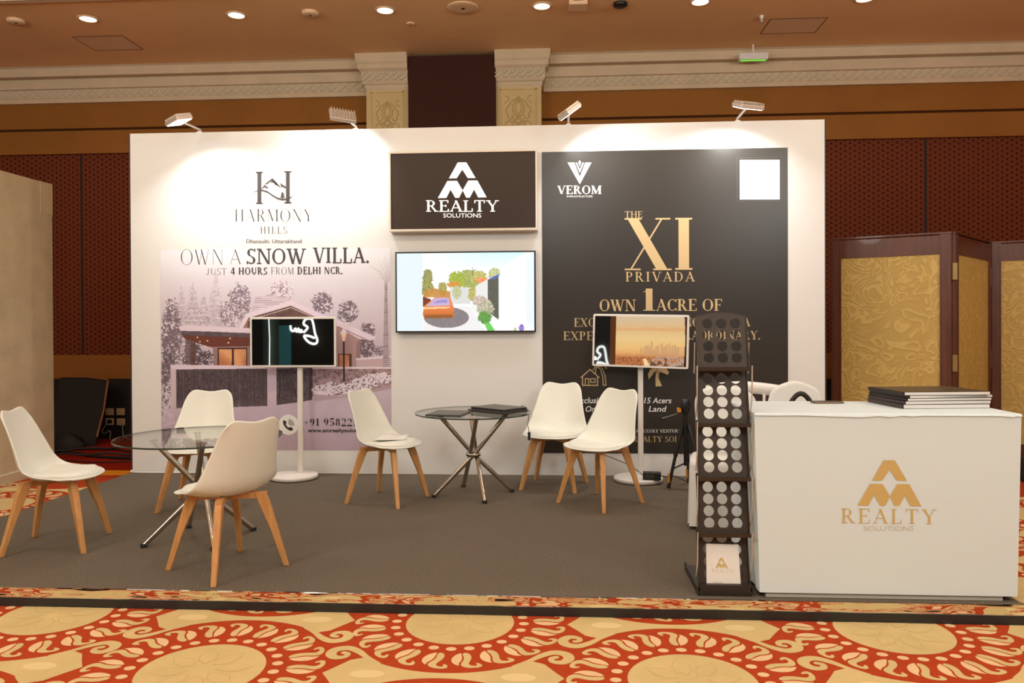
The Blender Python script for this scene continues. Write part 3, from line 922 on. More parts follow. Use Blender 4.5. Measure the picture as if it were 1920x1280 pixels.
# left wing: snow slab, fascia, soffit, post, wall and lit window
pic.poly(c5([(405, 285), (380, 255), (860, 262), (860, 340), (600, 345), (560, 335)]), (106, 58, 46))
pic.poly(c5([(600, 338), (862, 335), (862, 486), (600, 486)]), (150, 118, 116))
pic.poly(c5([(632, 346), (842, 346), (842, 486), (632, 486)]), (66, 44, 40))
for a in ((642, 356, 732, 486), (748, 356, 834, 486)):
    pic.poly(c5([(a[0], a[1]), (a[2], a[1]), (a[2], a[3]), (a[0], a[3])]), (226, 162, 110), 1, (182, 112, 74), (pic.n3 - .3) * 1.8)
pic.poly(c5([(440, 292), (478, 318), (478, 484), (440, 484)]), (112, 84, 82), 1, (84, 60, 58), pic.n2)
pic.poly(c5([(405, 285), (440, 292), (440, 480), (405, 470)]), (140, 122, 126), 1, (90, 76, 80), pic.n1)
trees(386, 672, 14, 16, .6, (76, 62, 68))
for a, b in ((490, 272), (508, 302), (720, 280), (708, 310), (560, 296)): pic.put(pic.ell(240 + a / 3.764, 560 + b / 3.764, 1.6, 1.2) < 1, (250, 214, 160))
pic.poly(c5([(372, 222), (862, 240), (862, 272), (380, 256)]), (104, 90, 96), 1, (80, 68, 74), pic.n2)
pic.poly(c5([(358, 205), (370, 190), (560, 192), (862, 208), (862, 242), (560, 230), (372, 226)]), (224, 206, 212))
# right wing: wall, lit window, lamp post
pic.poly(c5([(1475, 190), (1640, 290), (1615, 310), (1605, 480), (1475, 480)]), (172, 138, 134))
pic.poly(c5([(1484, 388), (1578, 388), (1578, 482), (1484, 482)]), (92, 58, 48)); pic.poly(c5([(1492, 396), (1560, 396), (1560, 482), (1492, 482)]), (224, 160, 116), 1, (168, 100, 72), pic.n3)
pic.poly(c5([(1610, 425), (1860, 408), (1860, 482), (1610, 482)]), (196, 168, 170)); pic.poly(c5([(1610, 420), (1860, 400), (1860, 416), (1610, 432)]), (224, 208, 212))
# palm
tr = pic.inside(c4([(1812, 940), (1830, 940), (1850, 1860), (1790, 1860)]) )
pic.put(tr, (196, 178, 182), .95, (128, 106, 112), (np.sin(pic.Y * 1.75) > .2).astype(float))
for k in range(17):
    an = math.radians(200 + k * 140 / 16); L_ = 24 + 14 * ((k * 7) % 5) / 5
    x1, y1 = 725 + L_ * .72 * math.cos(an), 533 + L_ * 1.5 * math.sin(an)
    pic.line([(724, 533), ((724 + x1) / 2 + 2, (533 + y1) / 2 - 4), (x1, y1)], .9, (196, 182, 184), .6)
for a in (-1, 1):
    pic.line([(724, 534), (724 + a * 10, 512), (724 + a * 24 - 6, 498)], 1.0, (176, 158, 162), .6)
# stone wall and bushes
pic.poly(c5([(1300, 486), (1862, 482), (1862, 660), (1300, 690)]), (178, 146, 146), 1, (118, 92, 94), (pic.n2 * .5 + pic.n1 * .5 - .35) * 2.4)
pic.poly(c5([(1300, 480), (1862, 478), (1862, 494), (1300, 496)]), (222, 204, 208))
# fence: piers, dark boards, snow caps
pic.poly(c5([(300, 470), (345, 470), (345, 770), (300, 770)]), (206, 184, 190)); pic.poly(c5([(978, 482), (1052, 482), (1052, 765), (978, 765)]), (204, 180, 188))
streak = (vnoise(pic.nz, pic.nx, 3.2, 21).mean(axis=0)[None, :] * 0 + np.random.RandomState(5).rand(1, pic.nx)) * np.ones((pic.nz, 1))
for q in ([(340, 496), (982, 490), (982, 756), (600, 768), (340, 772)], [(1048, 490), (1302, 486), (1302, 712), (1230, 726), (1048, 750)]):
    pic.poly(c5(q), (88, 74, 78), 1, (64, 52, 56), streak * 1.1 - .1)
    pic.put(pic.inside(c5(q)) & (streak > .86) & (pic.n2 > .45), (150, 132, 138), .55)
    pic.put(pic.inside(c5(q)) & (pic.n0 > .985) & (pic.n3 > .4), (206, 190, 196), .9)
pic.poly(c5([(300, 464), (1000, 474), (1052, 470), (1060, 488), (980, 492), (340, 498), (300, 488)]), (220, 202, 208))
# ground
pic.poly(c5([(245, 775), (345, 772), (600, 768), (985, 757), (1052, 750), (1235, 726), (1305, 712), (1330, 720), (1560, 690), (1862, 632), (1862, 1075), (235, 1075)]), (192, 172, 182), 1, (202, 186, 194), pic.n3)
gg = np.clip((pic.Y - 745) / 95, 0, 1); pic.put(pic.Y > 745, (182, 158, 168), gg * .8)
for cx, cy, rx, ry in ((602, 732, 16, 12), (622, 727, 14, 12), (648, 728, 18, 11), (672, 722, 16, 12), (694, 714, 18, 13), (718, 708, 16, 11)):
    e = pic.ell(cx, cy, rx, ry); mk = e < 1 + (pic.n2 - .5) * .9
    pic.put(mk & (pic.n1 > .34), (228, 212, 216)); pic.put(mk & (pic.n1 <= .34), (120, 100, 106))
pic.poly(c5([(1310, 672), (1500, 690), (1860, 606), (1860, 634), (1560, 692), (1330, 722), (1310, 715)]), (176, 152, 156))
# lamp post
pic.poly(c5([(1516, 300), (1528, 300), (1530, 582), (1518, 582)]), (58, 44, 46)); pic.poly(c5([(1505, 248), (1540, 248), (1530, 300), (1514, 300)]), (242, 206, 170)); pic.poly(c5([(1495, 248), (1522, 200), (1548, 248)]), (230, 212, 216))
pic.put(pic.inside(c5([(245, 700), (300, 700), (330, 880), (245, 900)])) & (pic.n1 > .5), (210, 196, 202), .8)
pic.col = np.clip(pic.col * np.array([1.0, 1.02, 1.07]), 0, 1)
lp = pic.build('snow_villa_poster', vcol_mat('villa_print', .5, .3), bd)

INK = 'dark_ink'
mb = MB()
# emblem: an H whose bar is a mountain ridge over a swooping line, with a small fir
for xa, xb, yt, yb in ((905, 948, 158, 383), (1105, 1152, 153, 380)):
    xm = (xa + xb) / 2
    mb.poly([onY(*c4([q])[0], -.004) for q in ((xm - 13, yb), (xm + 13, yb), (xm + 13, yt), (xm - 13, yt))], INK)
    for y0_, y1_ in ((yt, yt + 8), (yb - 8, yb)):
        mb.poly([onY(*c4([q])[0], -.004) for q in ((xa - 3, y1_), (xb + 3, y1_), (xb + 3, y0_), (xa - 3, y0_))], INK)
sw = [(877, 306), (915, 290), (950, 289), (985, 300), (1020, 325), (1055, 345), (1090, 353), (1125, 350), (1150, 338), (1170, 320)]
wv_ = [1, 4, 7, 8, 8, 8, 8, 7, 5, 1]
for i in range(len(sw) - 1):
    a, b = sw[i], sw[i + 1]
    mb.poly([onY(*c4([q])[0], -.004) for q in ((a[0], a[1] + wv_[i] * .7), (b[0], b[1] + wv_[i + 1] * .7), (b[0], b[1] - wv_[i + 1] * .7), (a[0], a[1] - wv_[i] * .7))], INK)
for q in ([(962, 248), (1018, 203), (1080, 272), (1030, 238), (1022, 230), (1008, 236), (1016, 216), (985, 243)], [(965, 250), (978, 262), (992, 268), (975, 275), (962, 262)],
          [(1020, 203), (1082, 272), (1048, 248), (1040, 252), (1028, 226)], [(1072, 236), (1112, 262), (1112, 278), (1092, 262), (1084, 266)], [(940, 278), (965, 250), (968, 256), (946, 280)],
          [(1090, 296), (1104, 322), (1096, 322), (1108, 340), (1092, 340), (1092, 352), (1087, 352), (1087, 340), (1074, 340), (1084, 322), (1078, 322)]):
    mb.poly([onY(*c4([p_])[0], -.004) for p_ in q], INK)
tag(mb.build('mountain_emblem', lp), 'dark H emblem with a mountain ridge')
deco = dict(T=.085, t=.018, serif=False, gap=.10)
word(lp, 'heading_word', 'HARMONY', 439, 587, 391.8, 415.2, INK, -.002, **deco); word(lp, 'heading_word', 'HILLS', 488, 538.5, 424, 438, INK, -.002, T=.08, t=.03, serif=False, gap=.22)
mb = MB()
word(lp, 'slogan_word', 'OWN', 339, 420, 467.5, 496, INK, -.002, T=.07, t=.02, serif=False, gap=.06); word(lp, 'slogan_word', 'A', 429.5, 453.5, 467.5, 495.5, INK, -.002, T=.07, t=.02, serif=False)
word(lp, 'slogan_word', 'SNOW', 462, 573.5, 466, 495, INK, -.002, T=.17, t=.085, serif=True, gap=.05); word(lp, 'slogan_word', 'VILLA.', 587.5, 693, 464, 493, INK, -.002, T=.17, t=.085, serif=True, gap=.05)
word(lp, 'slogan_word', 'JUST', 387.5, 425, 502.6, 515.4, INK, -.002, T=.09, t=.035, serif=False, gap=.12); word(lp, 'slogan_word', '4 HOURS', 432.5, 501.5, 501.3, 514.8, INK, -.002, T=.20, t=.11, serif=False, gap=.08)
word(lp, 'slogan_word', 'FROM', 507.8, 551.5, 501, 514.3, INK, -.002, T=.09, t=.035, serif=False, gap=.12); word(lp, 'slogan_word', 'DELHI NCR.', 557.8, 642.5, 500.2, 513.8, INK, -.002, T=.20, t=.11, serif=False, gap=.08)
sans_px('place_word', 'Dhanaulti,', 462, 506.5, 448.2, 455.4, INK, -.002, lp); sans_px('place_word', 'Uttarakhand', 510.5, 565.5, 448.2, 455.4, INK, -.002, lp)
mb = MB(); cc = onY(541, 796, -.0035); mb.poly([cc + Vector((.089 * math.cos(k * PI / 20), 0, .089 * math.sin(k * PI / 20))) for k in range(40)], 'paper')
tag(mb.build('phone_roundel', lp), 'pale round patch with a dark telephone icon')
mb = MB()
hs = [(1093, 863), (1102, 855), (1117, 866), (1119, 876), (1113, 884), (1120, 898), (1134, 910), (1146, 904), (1156, 907), (1165, 919), (1158, 930), (1140, 929), (1115, 912), (1098, 890)]
mb.poly([onY(*c5([q])[0], -.0045) for q in hs], 'black_ink')
for r_ in (16, 28, 40):
    pts = [(1129 + r_ * math.cos(math.radians(a)), 892 - r_ * math.sin(math.radians(a))) for a in range(-2, 84, 12)]
    for (a0, b0), (a1, b1) in zip(pts, pts[1:]):
        n_ = Vector((a0 - 1129, b0 - 892)).normalized() * 2.4; n2_ = Vector((a1 - 1129, b1 - 892)).normalized() * 2.4
        mb.poly([onY(*c5([q])[0], -.0045) for q in ((a0 - n_.x, b0 - n_.y), (a1 - n2_.x, b1 - n2_.y), (a1 + n2_.x, b1 + n2_.y), (a0 + n_.x, b0 + n_.y))], 'black_ink')
mb.build('phone_icon', lp)
word(lp, 'number_word', '+91 958221', 569.3, 669.5, 784.3, 798, 'black_ink', -.003, T=.22, t=.05, gap=.05)
sans_px('web_lettering', 'www.amrealtysolutions', 577, 688, 803, 809.8, 'black_ink', -.003, lp, bold=.025)

# ---- right poster: the dark one
RX0, RX1, RZ0, RZ1 = onY(1017, 560).x, onY(1477, 560).x, .191, 2.762
mb = MB(); mb.box(RX0, RX1, -.004, -.0005, RZ0, RZ1, 'black_print'); rp_ = mb.build('dark_poster', bd)
YP = -.004


def c7(pts): return [(1010 + a / 3.918, 260 + b / 3.918) for a, b in pts]


def c8(pts): return [(1010 + a / 3.2, 540 + b / 3.2) for a, b in pts]


mb = MB()
for q in ([(212, 175), (262, 175), (302, 280), (302, 335)], [(342, 175), (388, 175), (302, 335), (302, 280)], [(290, 173), (301, 158), (313, 173), (302, 206)],
          [(270, 175), (281, 175), (302, 226), (302, 252)], [(334, 175), (323, 175), (302, 226), (302, 252)]):
    mb.poly([onY(*c7([p_])[0], YP) + Vector((0, -.001, 0)) for p_ in q], 'white_print')
tag(mb.build('shield_emblem', rp_), 'white V shaped emblem')
word(rp_, 'company_word', 'VEROM', 1045.2, 1128.2, 348, 363.4, 'white_print', YP, T=.24, t=.07, gap=.04)
sans_px('subtitle_lettering', 'INFRASTRUCTURE', 1063, 1111, 366.4, 369.8, 'white_print', YP, rp_)
# blank white label where the code was, in a thin rounded outline
mb = MB(); mb.poly([onY(a, b, YP) + Vector((0, -.001, 0)) for a, b in ((1387, 374), (1462, 374), (1462, 299.5), (1387, 300))], 'white_print'); tag(mb.build('blank_label', rp_), 'blank white square label')
mb = MB(); q0, q1 = onY(1382, 378.5, YP), onY(1466.5, 294.5, YP)
for a, b, c, d in ((q0.x, q1.x, q0.z, q0.z + .0015), (q0.x, q1.x, q1.z - .0015, q1.z), (q0.x, q0.x + .0015, q0.z, q1.z), (q1.x - .0015, q1.x, q0.z, q1.z)): mb.box(a, b, YP - .0012, YP, c, d, 'outline')
mb.build('label_outline', rp_)
G = 'gold_print'
mb = MB()
word(rp_, 'title_word', 'THE', 1171.3, 1205.3, 396, 408, G, YP, T=.15, t=.045, gap=.02)
word(rp_, 'title_word', 'X', 1171.3, 1259.2, 408.6, 506.3, G, YP, T=.21, t=.032); word(rp_, 'title_word', 'I', 1264.3, 1302.2, 408.2, 505.6, G, YP, T=.20, t=.035)
word(rp_, 'title_word', 'PRIVADA', 1172.6, 1302.3, 509.6, 527.5, G, YP, T=.16, t=.05, gap=.16)
mb = MB()
word(rp_, 'offer_word', 'OWN', 1124, 1192.3, 561.5, 583, G, YP, T=.19, t=.055, gap=.04); word(rp_, 'offer_word', '1', 1203.8, 1229.5, 540.8, 582.3, G, YP, T=.30, t=.045)
word(rp_, 'offer_word', 'ACRE OF', 1230.5, 1354.3, 560.6, 582.3, G, YP, T=.19, t=.055, gap=.04)
mb = MB(); K = dict(T=.19, t=.055, gap=.05)
word(rp_, 'tagline_word', 'EXC', 1076.3, 1115.5, 596.3, 612.2, 'gold_line', YP, **K); word(rp_, 'tagline_word', 'NC', 1284.5, 1309, 596, 612, 'gold_line', YP, **K); word(rp_, 'tagline_word', 'A', 1392.6, 1406.3, 595.6, 611.6, 'gold_line', YP, **K)
word(rp_, 'tagline_word', 'EXPERIENCE', 1056.2, 1197, 621.3, 637.3, 'gold_line', YP, **K); word(rp_, 'tagline_word', 'EXTRAORDINARY.', 1243, 1425.8, 620.2, 636.4, 'gold_line', YP, **K)
mb = MB()


def pxline(mb, pts, w, m, Y=YP, off=-.001):
    P = [onY(a, b, Y) + Vector((0, off, 0)) for a, b in pts]
    for i_, (a, b) in enumerate(zip(P, P[1:])):
        lay = Vector((0, -5e-5 * (len(mb.f) % 40), 0)); a = a + lay; b = b + lay
        d = (b - a).normalized(); n_ = Vector((-d.z, 0, d.x)) * w / 2; a2, b2 = a - d * w / 2, b + d * w / 2
        mb.poly([a2 + n_, b2 + n_, b2 - n_, a2 - n_], m)


pxline(mb, c8([(263, 583), (263, 535), (255, 535), (308, 488), (362, 535), (353, 535), (353, 583), (263, 583)]), .009, 'gold_line')
pxline(mb, c8([(280, 583), (280, 543), (300, 543), (300, 583)]), .008, 'gold_line'); pxline(mb, c8([(312, 543), (338, 543), (338, 565), (312, 565), (312, 543)]), .008, 'gold_line')
pxline(mb, c8([(387, 582), (384, 530), (372, 490), (356, 470)]), .008, 'gold_line'); pxline(mb, c8([(404, 582), (398, 525), (385, 490), (372, 468)]), .008, 'gold_line'); pxline(mb, c8([(387, 582), (404, 582)]), .008, 'gold_line')
for q in ([(362, 470), (340, 468), (328, 490)], [(362, 468), (345, 480), (340, 510)], [(366, 468), (390, 465), (406, 482)], [(364, 466), (350, 455), (335, 458)], [(366, 466), (385, 452), (400, 458)]): pxline(mb, c8(q), .009, 'gold_line')
mb.build('house_icon', rp_)
mb = MB()
mb.poly([onY(*c8([p_])[0], YP) + Vector((0, -.001, 0)) for p_ in [(702, 590), (700, 545), (706, 490), (722, 490), (720, 540), (740, 588)]], G)
for q in ([(712, 490), (690, 478), (668, 490), (655, 515), (660, 548), (675, 530), (684, 518), (690, 505)], [(712, 490), (735, 474), (765, 480), (782, 505), (774, 520), (752, 510), (730, 502)],
          [(712, 488), (690, 468), (660, 466), (678, 480), (695, 486)], [(714, 488), (735, 462), (762, 462), (742, 476)], [(712, 486), (706, 462), (722, 458), (718, 486)], [(700, 492), (735, 500), (722, 510), (702, 508)]):
    mb.poly([onY(*c8([p_])[0], YP) + Vector((0, -.001, 0)) for p_ in q], G)
mb.build('palm_icon', rp_)
for s_, a in (('Exclusive', (1080, 1135, 744.7, 755.6)), ('Only', (1098, 1127, 761, 771.5)), ('15 Acers', (1207.5, 1259, 745.2, 755.7)), ('Land', (1216, 1250, 761, 771.3))):
    sans_px('caption_lettering', s_, *a, 'white_print', YP, rp_, shear=.2, bold=.012)
word(rp_, 'venture_word', 'A LUXURY VENTURE BY', 1192, 1290, 804.8, 810.6, 'white_print', YP, T=.17, t=.06, gap=.06)
word(rp_, 'developer_word', 'AM REALTY SOL', 1160, 1272.5, 817.6, 828.3, 'gold_line', YP, T=.18, t=.06, gap=.06)

# ---- light box sign
SYF = -.12
sx0, sx1, sz0, sz1 = -.664, .604, 2.086, 2.765
t = thing('light_box_sign', 'dark brown framed light box sign with a glowing white emblem over the television', 'sign', (0, 0, 0))
mb = MB(); w = .018
mb.box(sx0, sx1, SYF + .02, -.003, sz0, sz1, 'cream_frame')
for a, b, c, d in ((sx0, sx1, sz0, sz0 + w), (sx0, sx1, sz1 - w, sz1), (sx0, sx0 + w, sz0 + w, sz1 - w), (sx1 - w, sx1, sz0 + w, sz1 - w)): mb.box(a, b, SYF, SYF + .02, c, d, 'cream_frame')
mb.build('frame', t)
mb = MB(); mb.box(sx0 + w, sx1 - w, SYF + .010, SYF + .02, sz0 + w, sz1 - w, 'sign_face'); mb.build('face', t)


def c6(a, b): return (700 + a / 3.2, 260 + b / 3.2)


YS = SYF + .008
mb = MB(); a = onY(*c6(388, 356), YS); b = onY(*c6(680, 355), YS); h = onY(*c6(530, 143), YS).z - a.z
emblem(mb, a, (1, 0, 0), (0, 0, 1), b.x - a.x, h, 'sign_letter', solid=.006, push=(0, 0, 0)); mb.build('emblem', t)
mb = MB(); text_px(mb, 'REALTY', 798.5, 935, 375.8, 396.7, 'sign_letter', YS, T=.19, t=.065, gap=.05, solid=.005); mb.build('name_lettering', t)
sans_px('lower_lettering', 'SOLUTIONS', 831.2, 902.4, 399.7, 407.6, 'sign_letter', YS, t, push=-.001)

# ---- television
t = thing('television', 'large wall mounted television showing a bright garden drive with an orange car', 'television', (0, 0, 0))
ty = -.06; A_, B_ = onY(741.5, 550, ty), onY(1004.5, 550, ty); tz0, tz1 = 1.226, 1.917
mb = MB(); mb.box(A_.x, B_.x, ty, -.012, tz0, tz1, 'black_plastic'); mb.box(-.25, .22, -.012, -.003, 1.40, 1.75, 'black_plastic'); mb.build('bezel', t)
w = .013
tv = Picture((A_.x + w, ty - .001, tz0 + w), (B_.x - A_.x - 2 * w, 0, 0), (0, 0, tz1 - tz0 - 2 * w), 330, 190)


def ctv(pts): return [(740 + a / 7.11, 460 + b / 7.11) for a, b in pts]


tv.col[:] = np.array([238, 240, 240]) / 255
tv.put(tv.X < 791, (222, 234, 240))
skyb = np.clip((505 - tv.Y) / 40, 0, 1) * np.clip((tv.X - 800) / 130, 0, 1); tv.put(tv.X > 760, (196, 244, 250), skyb * .9)
tv.poly(ctv([(1390, 320), (1560, 200), (1760, 80), (1880, 80), (1880, 1140), (1200, 1140), (1390, 990)]), (240, 240, 240))
tv.poly(ctv([(1760, 170), (1880, 80), (1880, 1140), (1760, 1000), (1750, 750)]), (226, 236, 240))


def tvtree(cx, cy, rx, ry, d=(120, 130, 60), l=(196, 200, 120), a=.95):
    cx, cy = ctv([(cx, cy)])[0]; e = tv.ell(cx, cy, rx / 7.11, ry / 7.11); mk = e < 1 + (tv.n2 - .5) * .9
    tv.put(mk, d, a, l, tv.n1 * .8 + tv.n2 * .4 - .1)


tvtree(1000, 450, 150, 130); tvtree(830, 460, 110, 110, (130, 150, 40), (190, 200, 90)); tvtree(1120, 430, 110, 90, (140, 140, 60), (226, 212, 140)); tvtree(440, 440, 70, 120, (90, 90, 60), (190, 190, 110)); tvtree(430, 560, 100, 110, (110, 110, 60), (200, 190, 100))
tvtree(640, 580, 60, 90, (120, 120, 50), (206, 190, 110)); tvtree(1330, 380, 80, 80, (150, 160, 90), (230, 226, 180)); tvtree(790, 520, 90, 40, (220, 120, 50), (200, 170, 80)); tvtree(1170, 465, 90, 34, (240, 110, 60), (250, 180, 140))
tv.put((tv.X < 791) & (tv.Y < 560), (224, 236, 242))
fm = tv.inside(ctv([(390, 620), (450, 580), (540, 570), (620, 600), (740, 610), (740, 700), (380, 690)])); tv.put(fm, (176, 112, 48), .9, (216, 160, 80), (np.sin(tv.X * 3.2) > .2).astype(float))
tv.poly(ctv([(740, 560), (1000, 560), (1010, 780), (740, 780)]), (216, 214, 210)); tvtree(830, 620, 60, 90, (150, 160, 90), (214, 214, 180), .8); tvtree(1040, 640, 60, 110, (140, 140, 50), (214, 200, 130))
tv.poly(ctv([(1080, 540), (1240, 450), (1240, 760), (1080, 720)]), (228, 226, 224))
tv.poly(ctv([(1240, 460), (1385, 380), (1385, 990), (1240, 880)]), (112, 104, 96), 1, (72, 82, 66), tv.n1); tv.poly(ctv([(1250, 450), (1385, 378), (1385, 420), (1300, 450)]), (88, 110, 190))
tv.poly(ctv([(375, 1040), (375, 900), (900, 810), (1010, 820), (1200, 1140), (375, 1140)]), (232, 230, 230))
sh = tv.ell(*ctv([(690, 960)])[0], 300 / 7.11, 140 / 7.11) < 1
tv.put(sh & (tv.X > 793), (146, 134, 132), .95, (112, 104, 110), tv.n1)
tv.poly(ctv([(1010, 800), (1060, 800), (1330, 1140), (1240, 1140)]), (226, 236, 222)); tv.poly(ctv([(1180, 1000), (1250, 1000), (1340, 1140), (1240, 1140)]), (110, 200, 90))
tvtree(1130, 740, 110, 70, (150, 130, 120), (240, 220, 200)); tvtree(1210, 850, 110, 110, (110, 130, 90), (246, 220, 206)); tvtree(1200, 960, 90, 80, (60, 130, 50), (130, 170, 90))
tv.poly(ctv([(376, 680), (490, 720), (430, 800), (376, 820)]), (120, 60, 40))
tv.poly(ctv([(380, 860), (400, 800), (540, 690), (740, 690), (790, 830), (795, 940), (770, 965), (400, 975), (376, 930)]), (226, 132, 72), 1, (196, 104, 48), np.clip((tv.Y - 575) / 20, 0, 1))
tv.poly(ctv([(420, 810), (540, 700), (720, 695), (740, 800)]), (196, 170, 206)); tv.poly(ctv([(510, 770), (580, 730), (700, 720), (700, 760)]), (150, 140, 200))
tv.poly(ctv([(390, 825), (730, 815), (735, 835), (392, 850)]), (255, 204, 150)); tv.poly(ctv([(400, 925), (770, 920), (770, 965), (400, 975)]), (150, 92, 44))
tv.line(ctv([(1038, 290), (1040, 400)]), .8, (90, 90, 90)); tvtree(1690, 1100, 34, 50, (110, 80, 170), (170, 140, 210)); tvtree(1605, 1120, 16, 24, (150, 190, 90), (190, 210, 120))
tv.put(tv.X < 791.5, (222, 234, 240))
tv.build('screen', vcol_mat('tv_picture', .3, .3, emit=1.05), t)


# ---- floodlights on arms
def floodlight(i, roll, label):
    h, a, b = FLOODS[i]; hv = Vector(h); d = (Vector(a) - hv).normalized()
    t = thing('arm_floodlight', label, 'spotlight', (b[0], .05, HW), 0, 'floodlights on arms along the backdrop top')
    base = Vector((b[0], .05, HW))
    q = d.to_track_quat('-Z', 'Y').to_matrix().to_4x4() @ Matrix.Rotation(roll, 4, 'Z')
    T = Matrix.Translation(hv - base) @ q
    mb = MB(); mb.box(-.105, .105, -.07, .07, 0, .032, 'alu', T)
    for k in range(9): mb.box(-.096 + k * .0235, -.088 + k * .0235, -.066, .066, .032, .05, 'alu', T)
    mb.build('housing', t, bevel=.004)
    mb = MB(); mb.box(-.095, .095, -.06, .06, -.004, 0, 'flood_face', T); mb.build('lamp_face', t)
    e = T @ Vector((0, 0, .03))
    mb = MB(); mb.tube([(0, 0, .006), (0, -.02, .03), e + Vector((0, .02, -.01)), e], .010, 'white_metal', n=8); mb.box(-.02, .02, -.04, .04, .001, .012, 'white_metal'); mb.build('arm', t)


floodlight(0, .3, 'leftmost arm floodlight on the backdrop, its lit face turned to the viewer')
floodlight(1, -.1, 'finned arm floodlight left of the brown covered panel')
floodlight(2, 0.0, 'arm floodlight seen edge-on above the dark poster logo')
floodlight(3, 0.0, 'rightmost arm floodlight above the blank white label')


# ================================================================== FURNITURE
# side profile of the moulded seat shell from the top of the back to the front lip:
# forward, up, half width, sideways curl, plan rounding of the front
SHELL = [(-.262, .800, .158, .020, 0), (-.250, .745, .176, .035, 0), (-.222, .640, .194, .052, 0), (-.198, .550, .216, .066, 0), (-.172, .472, .236, .072, 0),
         (-.122, .418, .248, .068, 0), (-.040, .398, .247, .050, 0), (.045, .405, .242, .030, .15), (.115, .412, .238, .012, .45), (.180, .417, .230, .006, .75), (.236, .412, .206, .004, 1)]


def shell_pt(row, t, prev, nxt, lift=0.0):
    x, z, w, curl, rnd = row
    d = np.array([nxt[0] - prev[0], nxt[1] - prev[1]]); d /= np.linalg.norm(d)
    nrm = np.array([d[1] * -1, d[0]])            # towards the sitter
    if nrm[0] * 1 + nrm[1] * 1 < 0: nrm = -nrm
    c = curl * abs(t) ** 2.4 + lift
    xx = x + nrm[0] * c; zz = z + nrm[1] * c
    xx -= rnd * .075 * abs(t) ** 2.6
    return [xx, w * t, zz]


